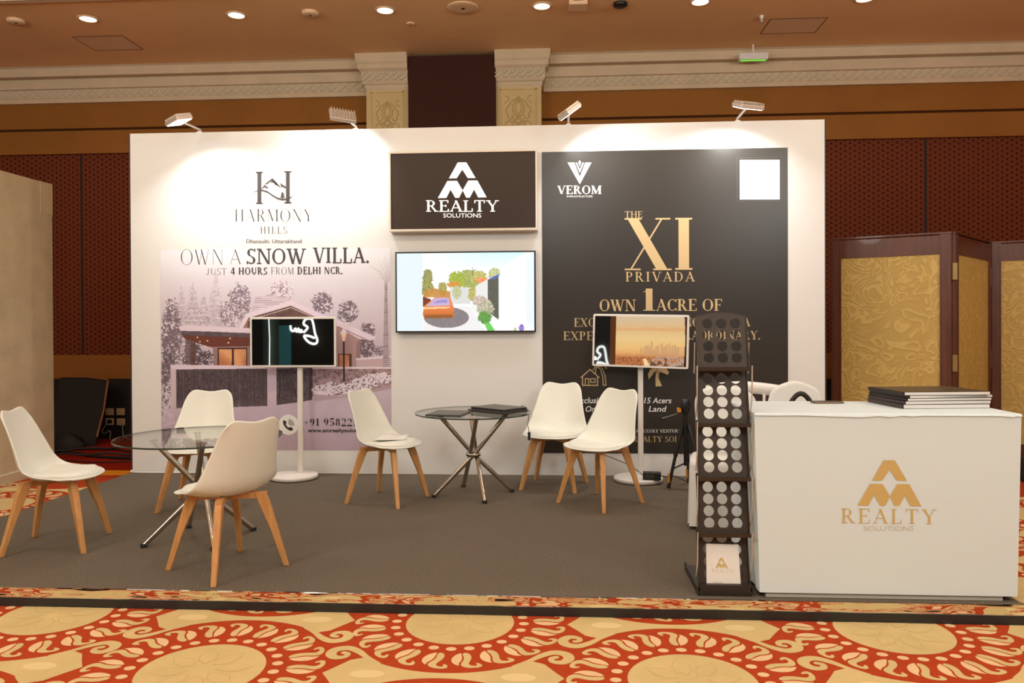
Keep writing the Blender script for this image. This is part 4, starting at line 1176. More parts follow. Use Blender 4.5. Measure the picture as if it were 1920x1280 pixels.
def make_chair(label):
    t = thing('dining_chair', label, 'chair', (0, 0, 0), 0, 'white shell chairs with beech legs')
    rows = catmull(SHELL, 3); NT = 16
    vs = []; fs = []
    for i, r in enumerate(rows):
        for k in range(NT + 1):
            u = -1 + 2 * k / NT
            p = shell_pt(r, u, rows[max(i - 1, 0)], rows[min(i + 1, len(rows) - 1)])
            top = max(0, 1 - i / 5.0)
            p[2] += top * (.013 * math.sin(min(1, abs(u) / .70) * PI / 2) ** 2 - .040 * max(0, (abs(u) - .70) / .30) ** 2.4)
            vs.append(p)
    n = NT + 1
    for i in range(len(rows) - 1):
        for k in range(NT): fs.append([i * n + k, i * n + k + 1, (i + 1) * n + k + 1, (i + 1) * n + k])
    mb = MB(); mb.add(vs, fs, 'shell', True); o = mb.build('shell', t)
    s = o.modifiers.new('thick', 'SOLIDIFY'); s.thickness = .011; s.offset = 0
    sb = o.modifiers.new('smooth', 'SUBSURF'); sb.levels = 1; sb.render_levels = 1
    # seat pad
    vs = []; fs = []; NU, NV = 16, 16
    i0, i1 = 14.2, len(rows) - 2.2
    for lay in (1, 0):
        for a in range(NU + 1):
            u = i0 + (i1 - i0) * a / NU; k = int(u); f = u - k
            r = rows[k] * (1 - f) + rows[min(k + 1, len(rows) - 1)] * f
            pv, nx = rows[max(k - 1, 0)], rows[min(k + 2, len(rows) - 1)]
            ua = -1 + 2 * a / NU
            for b in range(NV + 1):
                vb = -1 + 2 * b / NV
                # squircle
                sx_, sy_ = ua * math.sqrt(1 - vb * vb / 2 * .75), vb * math.sqrt(1 - ua * ua / 2 * .75)
                u2 = i0 + (i1 - i0) * (sx_ + 1) / 2; k2 = int(u2); f2 = u2 - k2
                rr = rows[k2] * (1 - f2) + rows[min(k2 + 1, len(rows) - 1)] * f2
                e = max(abs(ua), abs(vb))
                lift = (.030 * (1 - e ** 5) + .007) if lay else .003
                vs.append(shell_pt(rr, sy_ * .90, rows[max(k2 - 1, 0)], rows[min(k2 + 2, len(rows) - 1)], lift))
    m_ = (NU + 1) * (NV + 1)
    for lay in (0, 1):
        for a in range(NU):
            for b in range(NV):
                q = [lay * m_ + a * (NV + 1) + b, lay * m_ + a * (NV + 1) + b + 1, lay * m_ + (a + 1) * (NV + 1) + b + 1, lay * m_ + (a + 1) * (NV + 1) + b]
                fs.append(q if lay == 0 else q[::-1])
    rim = [b for b in range(NV + 1)] + [(a + 1) * (NV + 1) + NV for a in range(NU)] + [NU * (NV + 1) + NV - 1 - b for b in range(NV)] + [(NU - 1 - a) * (NV + 1) for a in range(NU - 1)]
    for a, b in zip(rim, rim[1:] + rim[:1]): fs.append([a, b, m_ + b, m_ + a])
    mb = MB(); mb.add(vs, fs, 'cushion', True); mb.build('seat_pad', t)
    # crossed rails under the seat and four splayed legs
    for ang in (45, 135):
        T = Matrix.Translation((-.005, 0, 0)) @ Matrix.Rotation(math.radians(ang), 4, 'Z')
        mb = MB(); mb.prism([T @ Vector(q) for q in ((-.205, -.014, .358), (-.205, -.014, .404), (.205, -.014, .404), (.205, -.014, .358), (.14, -.014, .371), (-.14, -.014, .371))], T.to_3x3() @ Vector((0, .028, 0)), 'beech'); mb.build('rail', t)
    for sx in (1, -1):
        for sy in (1, -1):
            a = math.atan2(sy, sx); d = Vector((math.cos(a), math.sin(a), 0)); s_ = Vector((-d.y, d.x, 0)); c = Vector((-.005, 0, 0))
            vs = []
            for r0, r1, hw, z in ((.140, .196, .018, .402), (.160, .218, .019, .352), (.224, .262, .017, .20), (.290, .318, .013, 0)):
                vs += [c + d * r0 - s_ * hw + Vector((0, 0, z)), c + d * r1 - s_ * hw + Vector((0, 0, z)), c + d * r1 + s_ * hw + Vector((0, 0, z)), c + d * r0 + s_ * hw + Vector((0, 0, z))]
            fs = [[i * 4 + k, i * 4 + (k + 1) % 4, (i + 1) * 4 + (k + 1) % 4, (i + 1) * 4 + k] for i in range(3) for k in range(4)] + [[0, 1, 2, 3], [15, 14, 13, 12]]
            mb = MB(); mb.add(vs, fs, 'beech'); mb.build('leg', t, bevel=.005, weld=True)
    return t


CHAIRS = [((-2.17, -2.26), 13, 'white shell chair at far left, turned right toward the near glass table'),
          ((-1.80, -1.245), -84, 'white shell chair behind the near glass table, facing the viewer'),
          ((-.985, -2.635), 146, 'white shell chair in front of the near glass table, its back to the viewer'),
          ((-.48, -1.008), -19, 'white shell chair with a sheet of paper left on its seat'),
          ((.738, -.471), -104, 'white shell chair beside the dark poster, right of the table with laptops'),
          ((1.07, -1.04), -133, 'white shell chair in front of the right monitor stand')]
chair0 = make_chair(CHAIRS[0][2])
for i, ((x, y), a, l) in enumerate(CHAIRS):
    if i == 0: chair0.location = (x, y, 0); chair0.rotation_euler = (0, 0, math.radians(a))
    else: copy_tree(chair0, (x, y, 0), math.radians(a), l)

# sheet of paper on the seat of the fourth chair
vs = []
cx, cy, ca = -.48, -1.008, math.radians(-19)
for a in range(7):
    for b in range(7):
        u, v = -.10 + .24 * a / 6, -.06 + .20 * b / 6
        z = .453 + .012 * math.sin(a * .9) * (b / 6) + .025 * max(0, b - 4) / 2 * (a / 6) - .0 * u
        th = math.radians(24); u2, v2 = u * math.cos(th) - v * math.sin(th), u * math.sin(th) + v * math.cos(th)
        vs.append((cx + math.cos(ca) * u2 - math.sin(ca) * v2, cy + math.sin(ca) * u2 + math.cos(ca) * v2, z))
mb = MB(); mb.add(vs, [[a * 7 + b, a * 7 + b + 1, (a + 1) * 7 + b + 1, (a + 1) * 7 + b] for a in range(6) for b in range(6)], 'paper', True)
o = mb.build('paper_sheet'); tag(o, 'loose white sheet of paper lying on the seat of a shell chair', 'paper'); s = o.modifiers.new('thick', 'SOLIDIFY'); s.thickness = .0012


def make_table(name_label, c, r, H, a0, rb, rt):
    t = thing('glass_table', name_label, 'table', (c[0], c[1], 0), 0, 'round glass tables on crossed chrome rods')
    mb = MB()
    n = 96; z0, z1 = H - .010, H
    top = [(r * math.cos(2 * PI * k / n), r * math.sin(2 * PI * k / n), z1) for k in range(n)]; bot = [(x, y, z0) for x, y, z in top]
    mb.poly(top, 'glass'); mb.poly(bot[::-1], 'glass')
    mb.add(top + bot, [[k, (k + 1) % n, n + (k + 1) % n, n + k] for k in range(n)], 'glass_rim', True)
    mb.build('tabletop', t)
    zj = H * .49
    for k in range(4):
        a = a0 + k * PI / 2
        d = Vector((math.cos(a), math.sin(a), 0)); s_ = Vector((-d.y, d.x, 0))
        f = d * rb + Vector((0, 0, .012)); j = s_ * .024 + Vector((0, 0, zj)); e = -d * rt + Vector((0, 0, H - .013))
        f = f + s_ * .024; e = e + s_ * .024
        mb = MB(); mb.tube([f, j, e], .0165, 'steel', n=14); mb.lathe([(.019, -.012), (.019, .012)], 'kick', n=14, T=Matrix.Translation(f)); mb.lathe([(.024, -.003), (.024, .003)], 'steel', n=14, T=Matrix.Translation(e + Vector((0, 0, 0))))
        mb.build('leg', t)
    mb = MB(); mb.lathe([(.050, zj - .012), (.056, zj - .012), (.056, zj + .012), (.050, zj + .012), (.050, zj - .012)], 'steel', n=24); mb.build('collar', t)
    return t


make_table('near round glass table on crossed chrome rods between three shell chairs', (-1.39, -2.09), .480, .625, math.radians(214), .315, .255)
make_table('far round glass table on crossed chrome rods holding tablet and laptops', (.128, -.797), .440, .630, math.radians(197), .305, .262)


# ---- devices on the far table
TZ = .630


def slab(name, pts, z, h, m, parent=None, top=None, inset=.008):
    P = [onZ(a, b, z + h) for a, b in pts]
    lo = [Vector((p.x, p.y, z)) for p in P]
    mb = MB(); mb.prism(lo, (0, 0, h), m)
    return mb, P


def device(name, label, cat, c, sx, sy, ang, z, layers, group=None):
    t = thing(name, label, cat, (c[0], c[1], z), math.radians(ang), group)
    for nm, k, z0, z1, m in layers:
        mb = MB(); mb.box(-sx / 2 * k, sx / 2 * k, -sy / 2 * k, sy / 2 * k, z0, z1, m); mb.build(nm, t, bevel=min(.004, (z1 - z0) * .4))
    return t


p = onZ(845, 771, TZ + .012)
device('tablet', 'black tablet lying at the left of the far glass table', 'tablet', (-.035, -.935), .27, .32, -9, TZ, [('body', 1, 0, .010, 'device'), ('glass_face', .92, .010, .011, 'device_grey')])
p = onZ(930, 764, TZ + .02)
device('laptop', 'closed dark laptop under another one on the far glass table', 'laptop', (.312, -.770), .37, .27, -37, TZ, [('base', 1, 0, .012, 'device'), ('lid', 1, .012, .018, 'device_grey')], 'closed laptops')
device('laptop', 'topmost closed dark laptop of the pair on the far glass table', 'laptop', (.320, -.762), .35, .255, -40, TZ + .0185, [('base', 1, 0, .011, 'device'), ('lid', 1, .011, .017, 'device_grey')], 'closed laptops')
mb = MB(); q = onZ(982, 764, TZ + .02)
mb.tube([(q.x - .05, q.y, TZ + .02), (q.x - .01, q.y + .01, TZ + .035), (q.x + .03, q.y - .02, TZ + .010), (q.x + .045, q.y - .08, TZ - .01), (q.x + .035, q.y - .10, TZ - .10), (q.x + .045, q.y - .10, TZ - .155)], .0025, 'cable', n=6)
mb.box(q.x + .035, q.x + .055, q.y - .11, q.y - .09, TZ - .215, TZ - .155, 'cable')
tag(mb.build('charging_cable'), 'thin black cable with a plug hanging off the far glass table', 'cable')


# ---- monitor stands
def round_box_frame(mb, w, h, d, r, m, T, inner=None):
    pts = []
    for cx, cz, a0 in ((w / 2 - r, h / 2 - r, 0), (-w / 2 + r, h / 2 - r, 90), (-w / 2 + r, -h / 2 + r, 180), (w / 2 - r, -h / 2 + r, 270)):
        for k in range(7):
            a = math.radians(a0 + 90 * k / 6); pts.append(T @ Vector((cx + r * math.cos(a), 0, cz + r * math.sin(a))))
    mb.prism(pts, T.to_3x3() @ Vector((0, d, 0)), m)


def monitor_stand(label, base, pole_x, sc, w, h, yaw, pitch, roll):
    t = thing('monitor_stand', label, 'monitor', (base[0], base[1], 0), 0, 'white framed monitors on pole stands')
    B = Vector((base[0], base[1], 0))
    mb = MB(); mb.lathe([(.19, .004), (.20, .010), (.20, .030), (.192, .038), (0, .040)], 'white_metal', n=56); mb.build('base', t)
    px = pole_x - base[0]
    mb = MB(); mb.box(px - .022, px + .022, .055, .087, .038, sc[2] - .05, 'white_metal'); mb.build('pole', t, bevel=.008)
    T = Matrix.Translation(Vector(sc) - B) @ Matrix.Rotation(yaw, 4, 'Z') @ Matrix.Rotation(pitch, 4, 'X') @ Matrix.Rotation(roll, 4, 'Y')
    mb = MB(); round_box_frame(mb, w, h, .022, .014, 'white_metal', T); mb.build('housing', t, bevel=.003)
    mb = MB(); T2 = T @ Matrix.Translation((0, .022, 0)); mb.box(-.09, .09, 0, .03, -.09, .09, 'white_metal', T2); mb.build('rear_mount', t, bevel=.01)
    bx, bz = w / 2 - .017, h / 2 - .017
    return t, T, bx, bz


a, b = onY(468.5, 594.5, -.21), onY(630, 688, -.21)
sc1 = Vector(((a.x + b.x) / 2, -.21, (a.z + b.z) / 2)); w1, h1 = b.x - a.x, a.z - b.z
t1, T1, bx, bz = monitor_stand('white framed monitor on a pole stand in front of the snow villa poster, screen black', (-1.46, -.235), -1.425, sc1, w1, h1, 0, 0, 0)
mb = MB(); mb.box(-bx, bx, -.0015, 0, -bz, bz, 'screen_off', T1); mb.build('screen', t1)
# the neon script, light tube and teal doorway at the back of the hall, which the black screen mirrors
REAR = -10.9


def mirrored(px, py):
    ys = -.2115; img = Vector((CAM[0], 2 * ys - CAM[1], CAM[2])); s = onY(px, py, ys); d = s - img
    return img + d * ((REAR - img.y) / d.y)


def csc(pts): return [(460 + a / 3.767, 570 + b / 3.767) for a, b in pts]


mb = MB()
for q in ([(318, 150), (325, 185), (345, 188), (352, 170), (362, 195), (375, 172), (382, 198), (395, 182), (400, 203)], [(412, 200), (440, 165), (412, 140), (425, 108), (465, 104), (480, 140), (492, 205), (508, 250), (502, 275), (475, 280), (440, 262), (415, 225), (450, 225), (490, 240)]):
    P = [mirrored(*csc([v])[0]) for v in q]
    P = [Vector(v) for v in catmull([tuple(v) for v in P], 5)]
    mb.tube(P, .026, 'neon', n=8)
tag(mb.build('neon_sign'), 'white neon script sign on the dark rear wall of the hall', 'neon sign')
mb = MB(); mb.tube([mirrored(*csc([v])[0]) + Vector((0, .05, 0)) for v in ((168, 60), (172, 110), (178, 250), (176, 470))], .011, 'neon', n=8); tag(mb.build('light_tube'), 'tall white light tube on the rear wall of the hall', 'light')
A_, B_ = mirrored(*csc([(120, 60)])[0]), mirrored(*csc([(232, 520)])[0])
mb = MB(); mb.box(A_.x, B_.x, REAR - .09, REAR - .02, FLOOR, A_.z + .3, 'rear_green'); structure(mb.build('trim_12'), 'pale green pier on the rear wall of the hall', 'pier')
A_, B_ = mirrored(*csc([(232, 150)])[0]), mirrored(*csc([(316, 430)])[0])
mb = MB(); mb.box(A_.x, B_.x, REAR - .08, REAR - .04, B_.z, A_.z, 'teal'); tag(mb.build('doorway_screen'), 'teal lit screen on the rear wall of the hall', 'screen')

sc2 = Vector((onY(1199.5, 639, -.24).x, -.24, onY(1199.5, 639, -.24).z))
w2 = .79; h2 = .435
yaw2 = math.radians(-16.0)
t2, T2, bx, bz = monitor_stand('white framed monitor on a pole stand before the dark poster, showing a sunset city', (1.425, -.225), 1.452, sc2, w2, h2, yaw2, math.radians(-1.65), math.radians(1.2))
# picture on it
P0 = T2 @ Vector((-bx, -.0012, -bz)); PU = T2.to_3x3() @ Vector((2 * bx, 0, 0)); PV = T2.to_3x3() @ Vector((0, 0, 2 * bz))
mp = Picture(P0 + Vector(t2.location), PU, PV, 240, 130); mp.W = mp.W - np.array(t2.location)
u = np.linspace(0, 1, 240)[None, :] * np.ones((130, 1)); v = np.linspace(0, 1, 130)[:, None] * np.ones((1, 240))
cs = np.array([[150, 84, 40], [214, 150, 92], [226, 180, 112], [224, 190, 130], [214, 176, 124], [206, 182, 150]]) / 255
st = [0, .2, .34, .55, .76, 1.0]
for k in range(3): mp.col[..., k] = np.interp(v, st, cs[:, k])
mp.put(np.abs(v - .73 - .02 * mp.n3) < .045 * mp.n3 + .01, (216, 160, 106), .7); mp.put(np.clip((u - .62) * 2.4, 0, 1) * (v < .40) * (v > .2), (196, 152, 116), .5)
for k, (ux, hh) in enumerate(((.56, .40), (.585, .42), (.605, .38), (.655, .34), (.63, .49), (.68, .40), (.70, .42), (.74, .46), (.765, .40), (.79, .44), (.82, .47), (.85, .43), (.88, .44), (.91, .40), (.52, .36))):
    mp.put((np.abs(u - ux) < .012) & (v < hh) & (v > .2), (186, 142, 106), .55)
gnd = v < .235 - .02 * mp.n3
mp.put(gnd, (170, 100, 56), 1.0, (204, 140, 92), mp.n2); mp.put(gnd & (v > .19), (206, 150, 96), .7)
mp.put((v < .17) & (mp.n2 > .55) & (u < .62), (128, 66, 34), .8); mp.put((u > .58 + v * .5) & (v < .2) & (mp.n2 > .5), (170, 158, 148), .9); mp.put((u > .62) & (v < .16) & (mp.n3 < .4), (92, 66, 48), .9)
mp.put((np.abs(u - .585 + v * .2) < .03 * (1 - v * 3)) & (v < .14), (240, 206, 150), .95)
mp.put(u < .185, (5, 5, 6)); mp.put((u >= .175) & (u < .238), (84, 42, 16)); mp.put((u > .972 + .012 * np.sin(v * 3)), (60, 32, 16))  # the brown band is a reflection painted into the picture
mp.build('screen', vcol_mat('sunset_picture', .02, .5, emit=1.0), t2)
# power adapter resting on the second base, its lead running up to the chair
t = thing('power_adapter', 'black power adapter block with a printed label on the right monitor stand base', 'power adapter', (1.52, -.36, .040), math.radians(-6))
mb = MB(); mb.box(-.072, .072, -.03, .03, 0, .062, 'device'); mb.build('block', t, bevel=.006)
mb = MB(); mb.box(-.055, .02, -.0312, -.030, .014, .05, 'device_grey'); mb.build('rating_label', t)
mb = MB(); mb.tube([(-.072, 0, .03), (-.10, -.01, .06), (-.16, .02, .10), (-.26, .08, .13), (-.40, .20, .16)], .003, 'cable', n=6); mb.tube([(.072, 0, .03), (.12, 0, .028), (.18, .02, .03), (.30, .05, -.03)], .004, 'cable', n=6); mb.build('lead', t)

# ---- tripod
t = thing('camera_tripod', 'black photo tripod with orange clips between right monitor stand and covered chair', 'tripod', (1.765, -.50, 0))
mb = MB()
mb.lathe([(.0, .70), (.028, .70), (.034, .69), (.034, .60), (.026, .585)], 'black_plastic', n=16); mb.box(-.045, .045, -.035, .035, .635, .66, 'black_plastic'); mb.lathe([(.02, .40), (.02, .60)], 'black_plastic', n=12); mb.build('head', t)
mb = MB(); mb.tube([(-.03, 0, .595), (-.10, -.03, .575), (-.19, -.06, .550)], [.006, .009, .012], 'device_grey', n=8); mb.build('pan_handle', t)
mb = MB(); mb.box(-.062, -.034, -.02, .02, .60, .632, 'orange'); mb.build('clamp_knob', t)
for k, (fx, fy) in enumerate(((-.14, -.05), (.06, .20), (.13, -.14))):
    mb = MB(); a = Vector((fx * .18, fy * .18, .50)); b = Vector((fx, fy, .012))
    mb.tube([a, a.lerp(b, .5)], .017, 'black_plastic', n=10); mb.tube([a.lerp(b, .5), a.lerp(b, .97)], .013, 'black_plastic', n=10); mb.tube([a.lerp(b, .96), b], .016, 'black_plastic', n=10)
    q = a.lerp(b, .84)
    lg = mb.build('leg', t); mb = MB(); mb.box(q.x - .022, q.x - .008, q.y - .02, q.y + .0, q.z - .035, q.z + .035, 'orange'); mb.build('lever', lg)
mb = MB()
for fx, fy in ((-.14, -.05), (.06, .20), (.13, -.14)): mb.tube([(0, 0, .20), (fx * .72, fy * .72, .16)], .006, 'black_plastic', n=6)
mb.lathe([(.014, .18), (.014, .45)], 'black_plastic', n=10); mb.build('brace', t)

# ---- brochure rack
RX = (1.447, 1.691); RYF = -2.945
t = thing('brochure_rack', 'tall dark zigzag brochure rack with round holes beside the white counter', 'brochure stand', ((RX[0] + RX[1]) / 2, RYF, 0))
ox = (RX[0] + RX[1]) / 2; hw = .119
mb = MB(); mb.box(-hw - .010, hw + .006, .0, .40, 0, .022, 'rack_base'); mb.box(-hw - .006, hw + .006, .0, .03, .022, .052, 'rack_base')
for sx in (-1, 1): mb.box(sx * (hw + .006) - .006, sx * (hw + .006) + .006, 0, .40, .022, .04, 'rack_base')
mb.build('base', t)
LV = [.045, .288, .556, .812, 1.079]; TOPS = [.30, .565, .822, 1.088, 1.325]


def holed_panel(z0, z1, y0, y1, rows, arch=False, z_first=.020):
    """a sheet leaning back from (y0, z0) to (y1, z1) with three columns of round holes right through it"""
    L = math.hypot(z1 - z0, y1 - y0); d = Vector((0, (y1 - y0) / L, (z1 - z0) / L)); th = Vector((0, .5 * d.z, -.5 * d.y)) * .012
    mb = MB(); cw = .066; rr = .0255
    xs = [-hw, -1.5 * cw, -.5 * cw, .5 * cw, 1.5 * cw, hw]
    us = [0.0] + [z_first + i * .0565 for i in range(rows + 1)] + [L]

    def pt(x, u, s): return Vector((x, y0, z0)) + d * u + th * s

    def cell(xa, xb, ua, ub, hole):
        for s in (-1, 1):
            if not hole:
                q = [pt(xa, ua, s), pt(xb, ua, s), pt(xb, ub, s), pt(xa, ub, s)]
                mb.add(q, [[0, 1, 2, 3] if s < 0 else [3, 2, 1, 0]], 'rack'); continue
            cx, cu = (xa + xb) / 2, (ua + ub) / 2; n = 24; inn = []; out = []
            for k in range(n):
                a = 2 * PI * k / n; c, s_ = math.cos(a), math.sin(a); inn.append(pt(cx + rr * c, cu + rr * s_, s))
                m_ = max(abs(c) / ((xb - xa) / 2), abs(s_) / ((ub - ua) / 2)); out.append(pt(cx + c / m_, cu + s_ / m_, s))
            # the corners
            f = []
            mb.add(inn + out, [[k, (k + 1) % n, n + (k + 1) % n, n + k] for k in range(n)], 'rack')
            for sx in (0, 1):
                for su in (0, 1):
                    co = pt((xa, xb)[sx], (ua, ub)[su], s)
                    near = sorted(range(n), key=lambda k: (out[k] - co).length)[:2]
                    mb.add([co, out[near[0]], out[near[1]]], [[0, 1, 2]], 'rack')
            if s < 0: first = inn
            else: mb.add(first + inn, [[k, (k + 1) % n, n + (k + 1) % n, n + k] for k in range(n)], 'rack')
    for j in range(len(us) - 1):
        for i in range(5):
            cell(xs[i], xs[i + 1], us[j], us[j + 1], 1 <= i <= 3 and 1 <= j <= rows)
    # side flanges, edges, front lip with a row of slots
    for sx in (-1, 1):
        mb.prism([pt(sx * hw - .002, 0, 1), pt(sx * hw - .002, L, 1), pt(sx * hw - .002, L, 1) + Vector((0, -.020, -.005)), pt(sx * hw - .002, 0, 1) + Vector((0, -.026, -.004))], (.004, 0, 0), 'rack')
    a = pt(0, 0, 1)
    mb.box(-hw - .004, hw + .004, a.y - .030, a.y + .012, a.z - .012, a.z - .004, 'rack'); mb.box(-hw - .004, hw + .004, a.y - .033, a.y - .028, a.z - .011, a.z + .007, 'rack')
    if arch:
        n = 16; top = [pt(-hw + 2 * hw * k / n, L + .020 * math.sin(PI * k / n), 0) for k in range(n + 1)]
        mb.prism([pt(-hw, L - .001, 0)] + top + [pt(hw, L - .001, 0)], th, 'rack')
    return mb


for i in range(5):
    o = holed_panel(LV[i], TOPS[i], .036, .098, 4, i == 4).build('shelf_panel', t)
for i in range(4):
    for sx in (-1, 1):
        mb = MB(); x = sx * (hw + .009); mb.tube([(x, .004, LV[i + 1] + .012), (x, .012, LV[i] + .12), (x, .05, LV[i] + .03)], .0034, 'rod', n=8); mb.build('side_rod', t)
for sx in (-1, 1):
    mb = MB(); x = sx * (hw + .009); mb.tube([(x, .07, LV[4] + .12), (x, .09, LV[4] - .03)], .0034, 'rod', n=8); mb.build('side_rod', t)

# brochure leaning in the bottom shelf
P = [onY(a, b, yy) for a, b, yy in ((1325, 1104, -2.926), (1390, 1106.5, -2.926), (1384, 1020.5, -2.874), (1324, 1018.5, -2.874))]
bt = thing('brochure', 'white printed brochure with a gold emblem standing in the bottom rack shelf', 'brochure', (P[0] + P[1]) / 2)
O = (P[0] + P[1]) / 2; P = [p - O for p in P]
ex = (P[1] - P[0]); ez = ((P[3] + P[2]) - (P[0] + P[1])) / 2; nrm = ex.cross(ez).normalized()
mb = MB(); mb.prism(P, -nrm * .003, 'paper'); mb.build('sheet', bt)


def bq(uu, vv): return P[0] + ex * uu + ez * vv


eu, ev = ex.normalized(), ez.normalized()
mb = MB(); emblem(mb, bq(.28, .47), eu, ev, ex.length * .36, ez.length * .225, 'counter_logo', push=nrm * .0008); mb.build('emblem', bt)
mb = MB(); letters(mb, 'REALTY', bq(.17, .375), eu, ev, ex.length * .62, ez.length * .075, 'faint_logo', push=nrm * .0008, T=.17, t=.07)
for uu, vv, ww in ((.20, .145, .28), (.12, .09, .34)): mb.poly([bq(uu, vv) + nrm * .0008, bq(uu + ww, vv) + nrm * .0008, bq(uu + ww, vv + .018) + nrm * .0008, bq(uu, vv + .018) + nrm * .0008], 'faint_logo')
mb.build('print', bt)

# ---- counter in a stretched white cloth
CX0, CX1, CY0, CY1, CZ = 1.703, 2.912, -2.955, -2.37, .866
t = thing('reception_counter', 'white fabric covered reception counter with a gold emblem on the front', 'counter', ((CX0 + CX1) / 2, (CY0 + CY1) / 2, 0))
cx, cy = (CX0 + CX1) / 2, (CY0 + CY1) / 2; ha, hb = (CX1 - CX0) / 2, (CY1 - CY0) / 2
mb = MB(); mb.box(-ha + .055, ha - .075, -hb + .015, hb - .05, 0, .03, 'plinth'); mb.build('plinth', t)
mb = MB(); NX, NZ = 60, 24; vs = []; fs = []


def ring(z, k):
    """cloth outline at height z; a little wavy, tapering in towards the floor"""
    tz = (CZ - z) / CZ; a0 = -ha + .024 * tz; a1 = ha - .018 * tz
    out = []
    for i in range(NX): out.append((a0 + (a1 - a0) * i / NX, -hb))
    for i in range(16): out.append((a1, -hb + 2 * hb * i / 16))
    for i in range(NX): out.append((a1 + (a0 - a1) * i / NX, hb))
    for i in range(16): out.append((a0, hb - 2 * hb * i / 16))
    res = []
    for i, (x, y) in enumerate(out):
        side = i >= 2 * NX + 16
        wv = .006 * math.sin(i * 1.7 + z * 9) if side else 0
        res.append((x + wv, y, z))
    return res


zs = [CZ - .0, CZ - .012] + [CZ - .03 - (CZ - .055) * j / NZ for j in range(NZ + 1)]
R0 = [ring(z, j) for j, z in enumerate(zs)]; n = len(R0[0])
for r in R0: vs += r
fs = [[j * n + i, j * n + (i + 1) % n, (j + 1) * n + (i + 1) % n, (j + 1) * n + i] for j in range(len(R0) - 1) for i in range(n)] + [list(range(n))]
mb.add(vs, fs, 'white_fabric')
mb.build('cloth', t)
# the top sheet with its loose wavy hem at the front edge
mb = MB(); vs = []; NXX = 160
for i in range(NXX + 1):
    f = i / NXX; x = -ha + 2 * ha * f
    dr = .007 + (.010 * (.5 + .5 * math.sin(f * 19 + 2 * math.sin(f * 7))) * (.5 + .5 * math.sin(f * 5.3 + 1)) + .006 * (.5 + .5 * math.sin(f * 43 + 3 * math.sin(f * 11))) * (.5 + .5 * math.sin(f * 9 + 4))) * min(1, f * 2) * (1 if f < .97 else .3)
    lift = .004 * math.sin(f * 40) * min(1, f * 2)
    vs += [(x, hb, CZ + .002), (x, -hb + .02, CZ + .002), (x, -hb - .004, CZ + .001), (x, -hb - .007, CZ - dr)]
mb.add(vs, [[4 * i + k, 4 * i + 4 + k, 4 * i + 5 + k, 4 * i + 1 + k] for i in range(NXX) for k in range(3)], 'white_fabric', True)
mb.build('top_sheet', t)


def cco(a, b): return (1380 + a / 2.783, 680 + b / 2.783)


org = Vector((cx, cy, 0)); YC = CY0 - .0015
mb = MB(); a = onY(*cco(633, 744), YC); b = onY(*cco(967, 745), YC); h = onY(*cco(800, 508), YC).z - a.z
emblem(mb, a - org, (1, 0, 0), (0, 0, 1), b.x - a.x, h, 'counter_logo'); mb.build('emblem', t)
mb = MB(); a = onY(1576.5, 980, YC); b = onY(1755.5, 980, YC); h = onY(1666, 953.8, YC).z - a.z
letters(mb, 'REALTY', a - org, (1, 0, 0), (0, 0, 1), b.x - a.x, h, 'counter_logo', T=.15, t=.04, gap=.16); mb.build('name_lettering', t)
o = sans_px('lower_lettering', 'SOLUTIONS', 1619, 1713.5, 985.6, 994.4, 'faint_logo', YC)
o.parent = t; o.matrix_parent_inverse = Matrix.Translation(-org)

# magazines on the counter
MZ = CZ + .003
F0 = onZ(1698, 766, MZ); F1 = onZ(1858, 764, MZ); L0 = onZ(1650, 748, MZ)
c0 = (F1 + L0) / 2
ang = math.atan2(F1.y - F0.y, F1.x - F0.x)
specs = [('spine_plum', .020), ('spine_plum', .016), ('spine', .013), ('spine', .014), ('spine', .016)]
z = MZ; labs = ['lowest magazine of the pile at the right end of the white counter', 'second magazine from the bottom of the counter pile', 'middle magazine of the pile on the white counter', 'second magazine from the top of the counter pile', 'topmost magazine of the counter pile with a plain olive black cover']
wx = (F1 - F0).length
ctr = F0 + Vector((math.cos(ang), math.sin(ang), 0)) * wx / 2 + Vector((-math.sin(ang), math.cos(ang), 0)) * .17
for i, (sp, hgt) in enumerate(specs):
    j = (i * 37 % 7 - 3) * .003
    t = thing('magazine', labs[i], 'magazine', (ctr.x + j, ctr.y + j * .7, z), ang + math.radians(j * 200), 'magazines piled on the counter')
    w_, d_ = wx / 2, .17
    mb = MB(); mb.box(-w_ + .004, w_, -d_, d_, .0012, hgt - .0012, 'page')
    mb.build('pages', t)
    mb = MB(); mb.box(-w_, w_ + .001, -d_ - .001, d_ + .001, hgt - .0012, hgt, 'cover_dark'); mb.box(-w_, w_ + .001, -d_ - .001, d_ + .001, 0, .0012, 'cover_dark'); mb.build('cover', t)
    mb = MB(); mb.box(-w_ - .002, -w_ + .006, -d_ - .001, d_ + .001, 0, hgt, sp); mb.build('spine', t)
    z += hgt + .0005

# phone on the counter
p = onZ(1555, 756, CZ + .004)
t = thing('phone', 'bronze edged mobile phone lying on the counter near the bag handle', 'phone', (p.x, p.y + .035, CZ + .003), math.radians(3))
mb = MB(); mb.box(-.078, .078, -.036, .036, 0, .009, 'phone'); mb.build('body', t, bevel=.004)
mb = MB(); mb.box(-.073, .073, -.031, .031, .009, .0096, 'black_plastic'); mb.build('display', t)


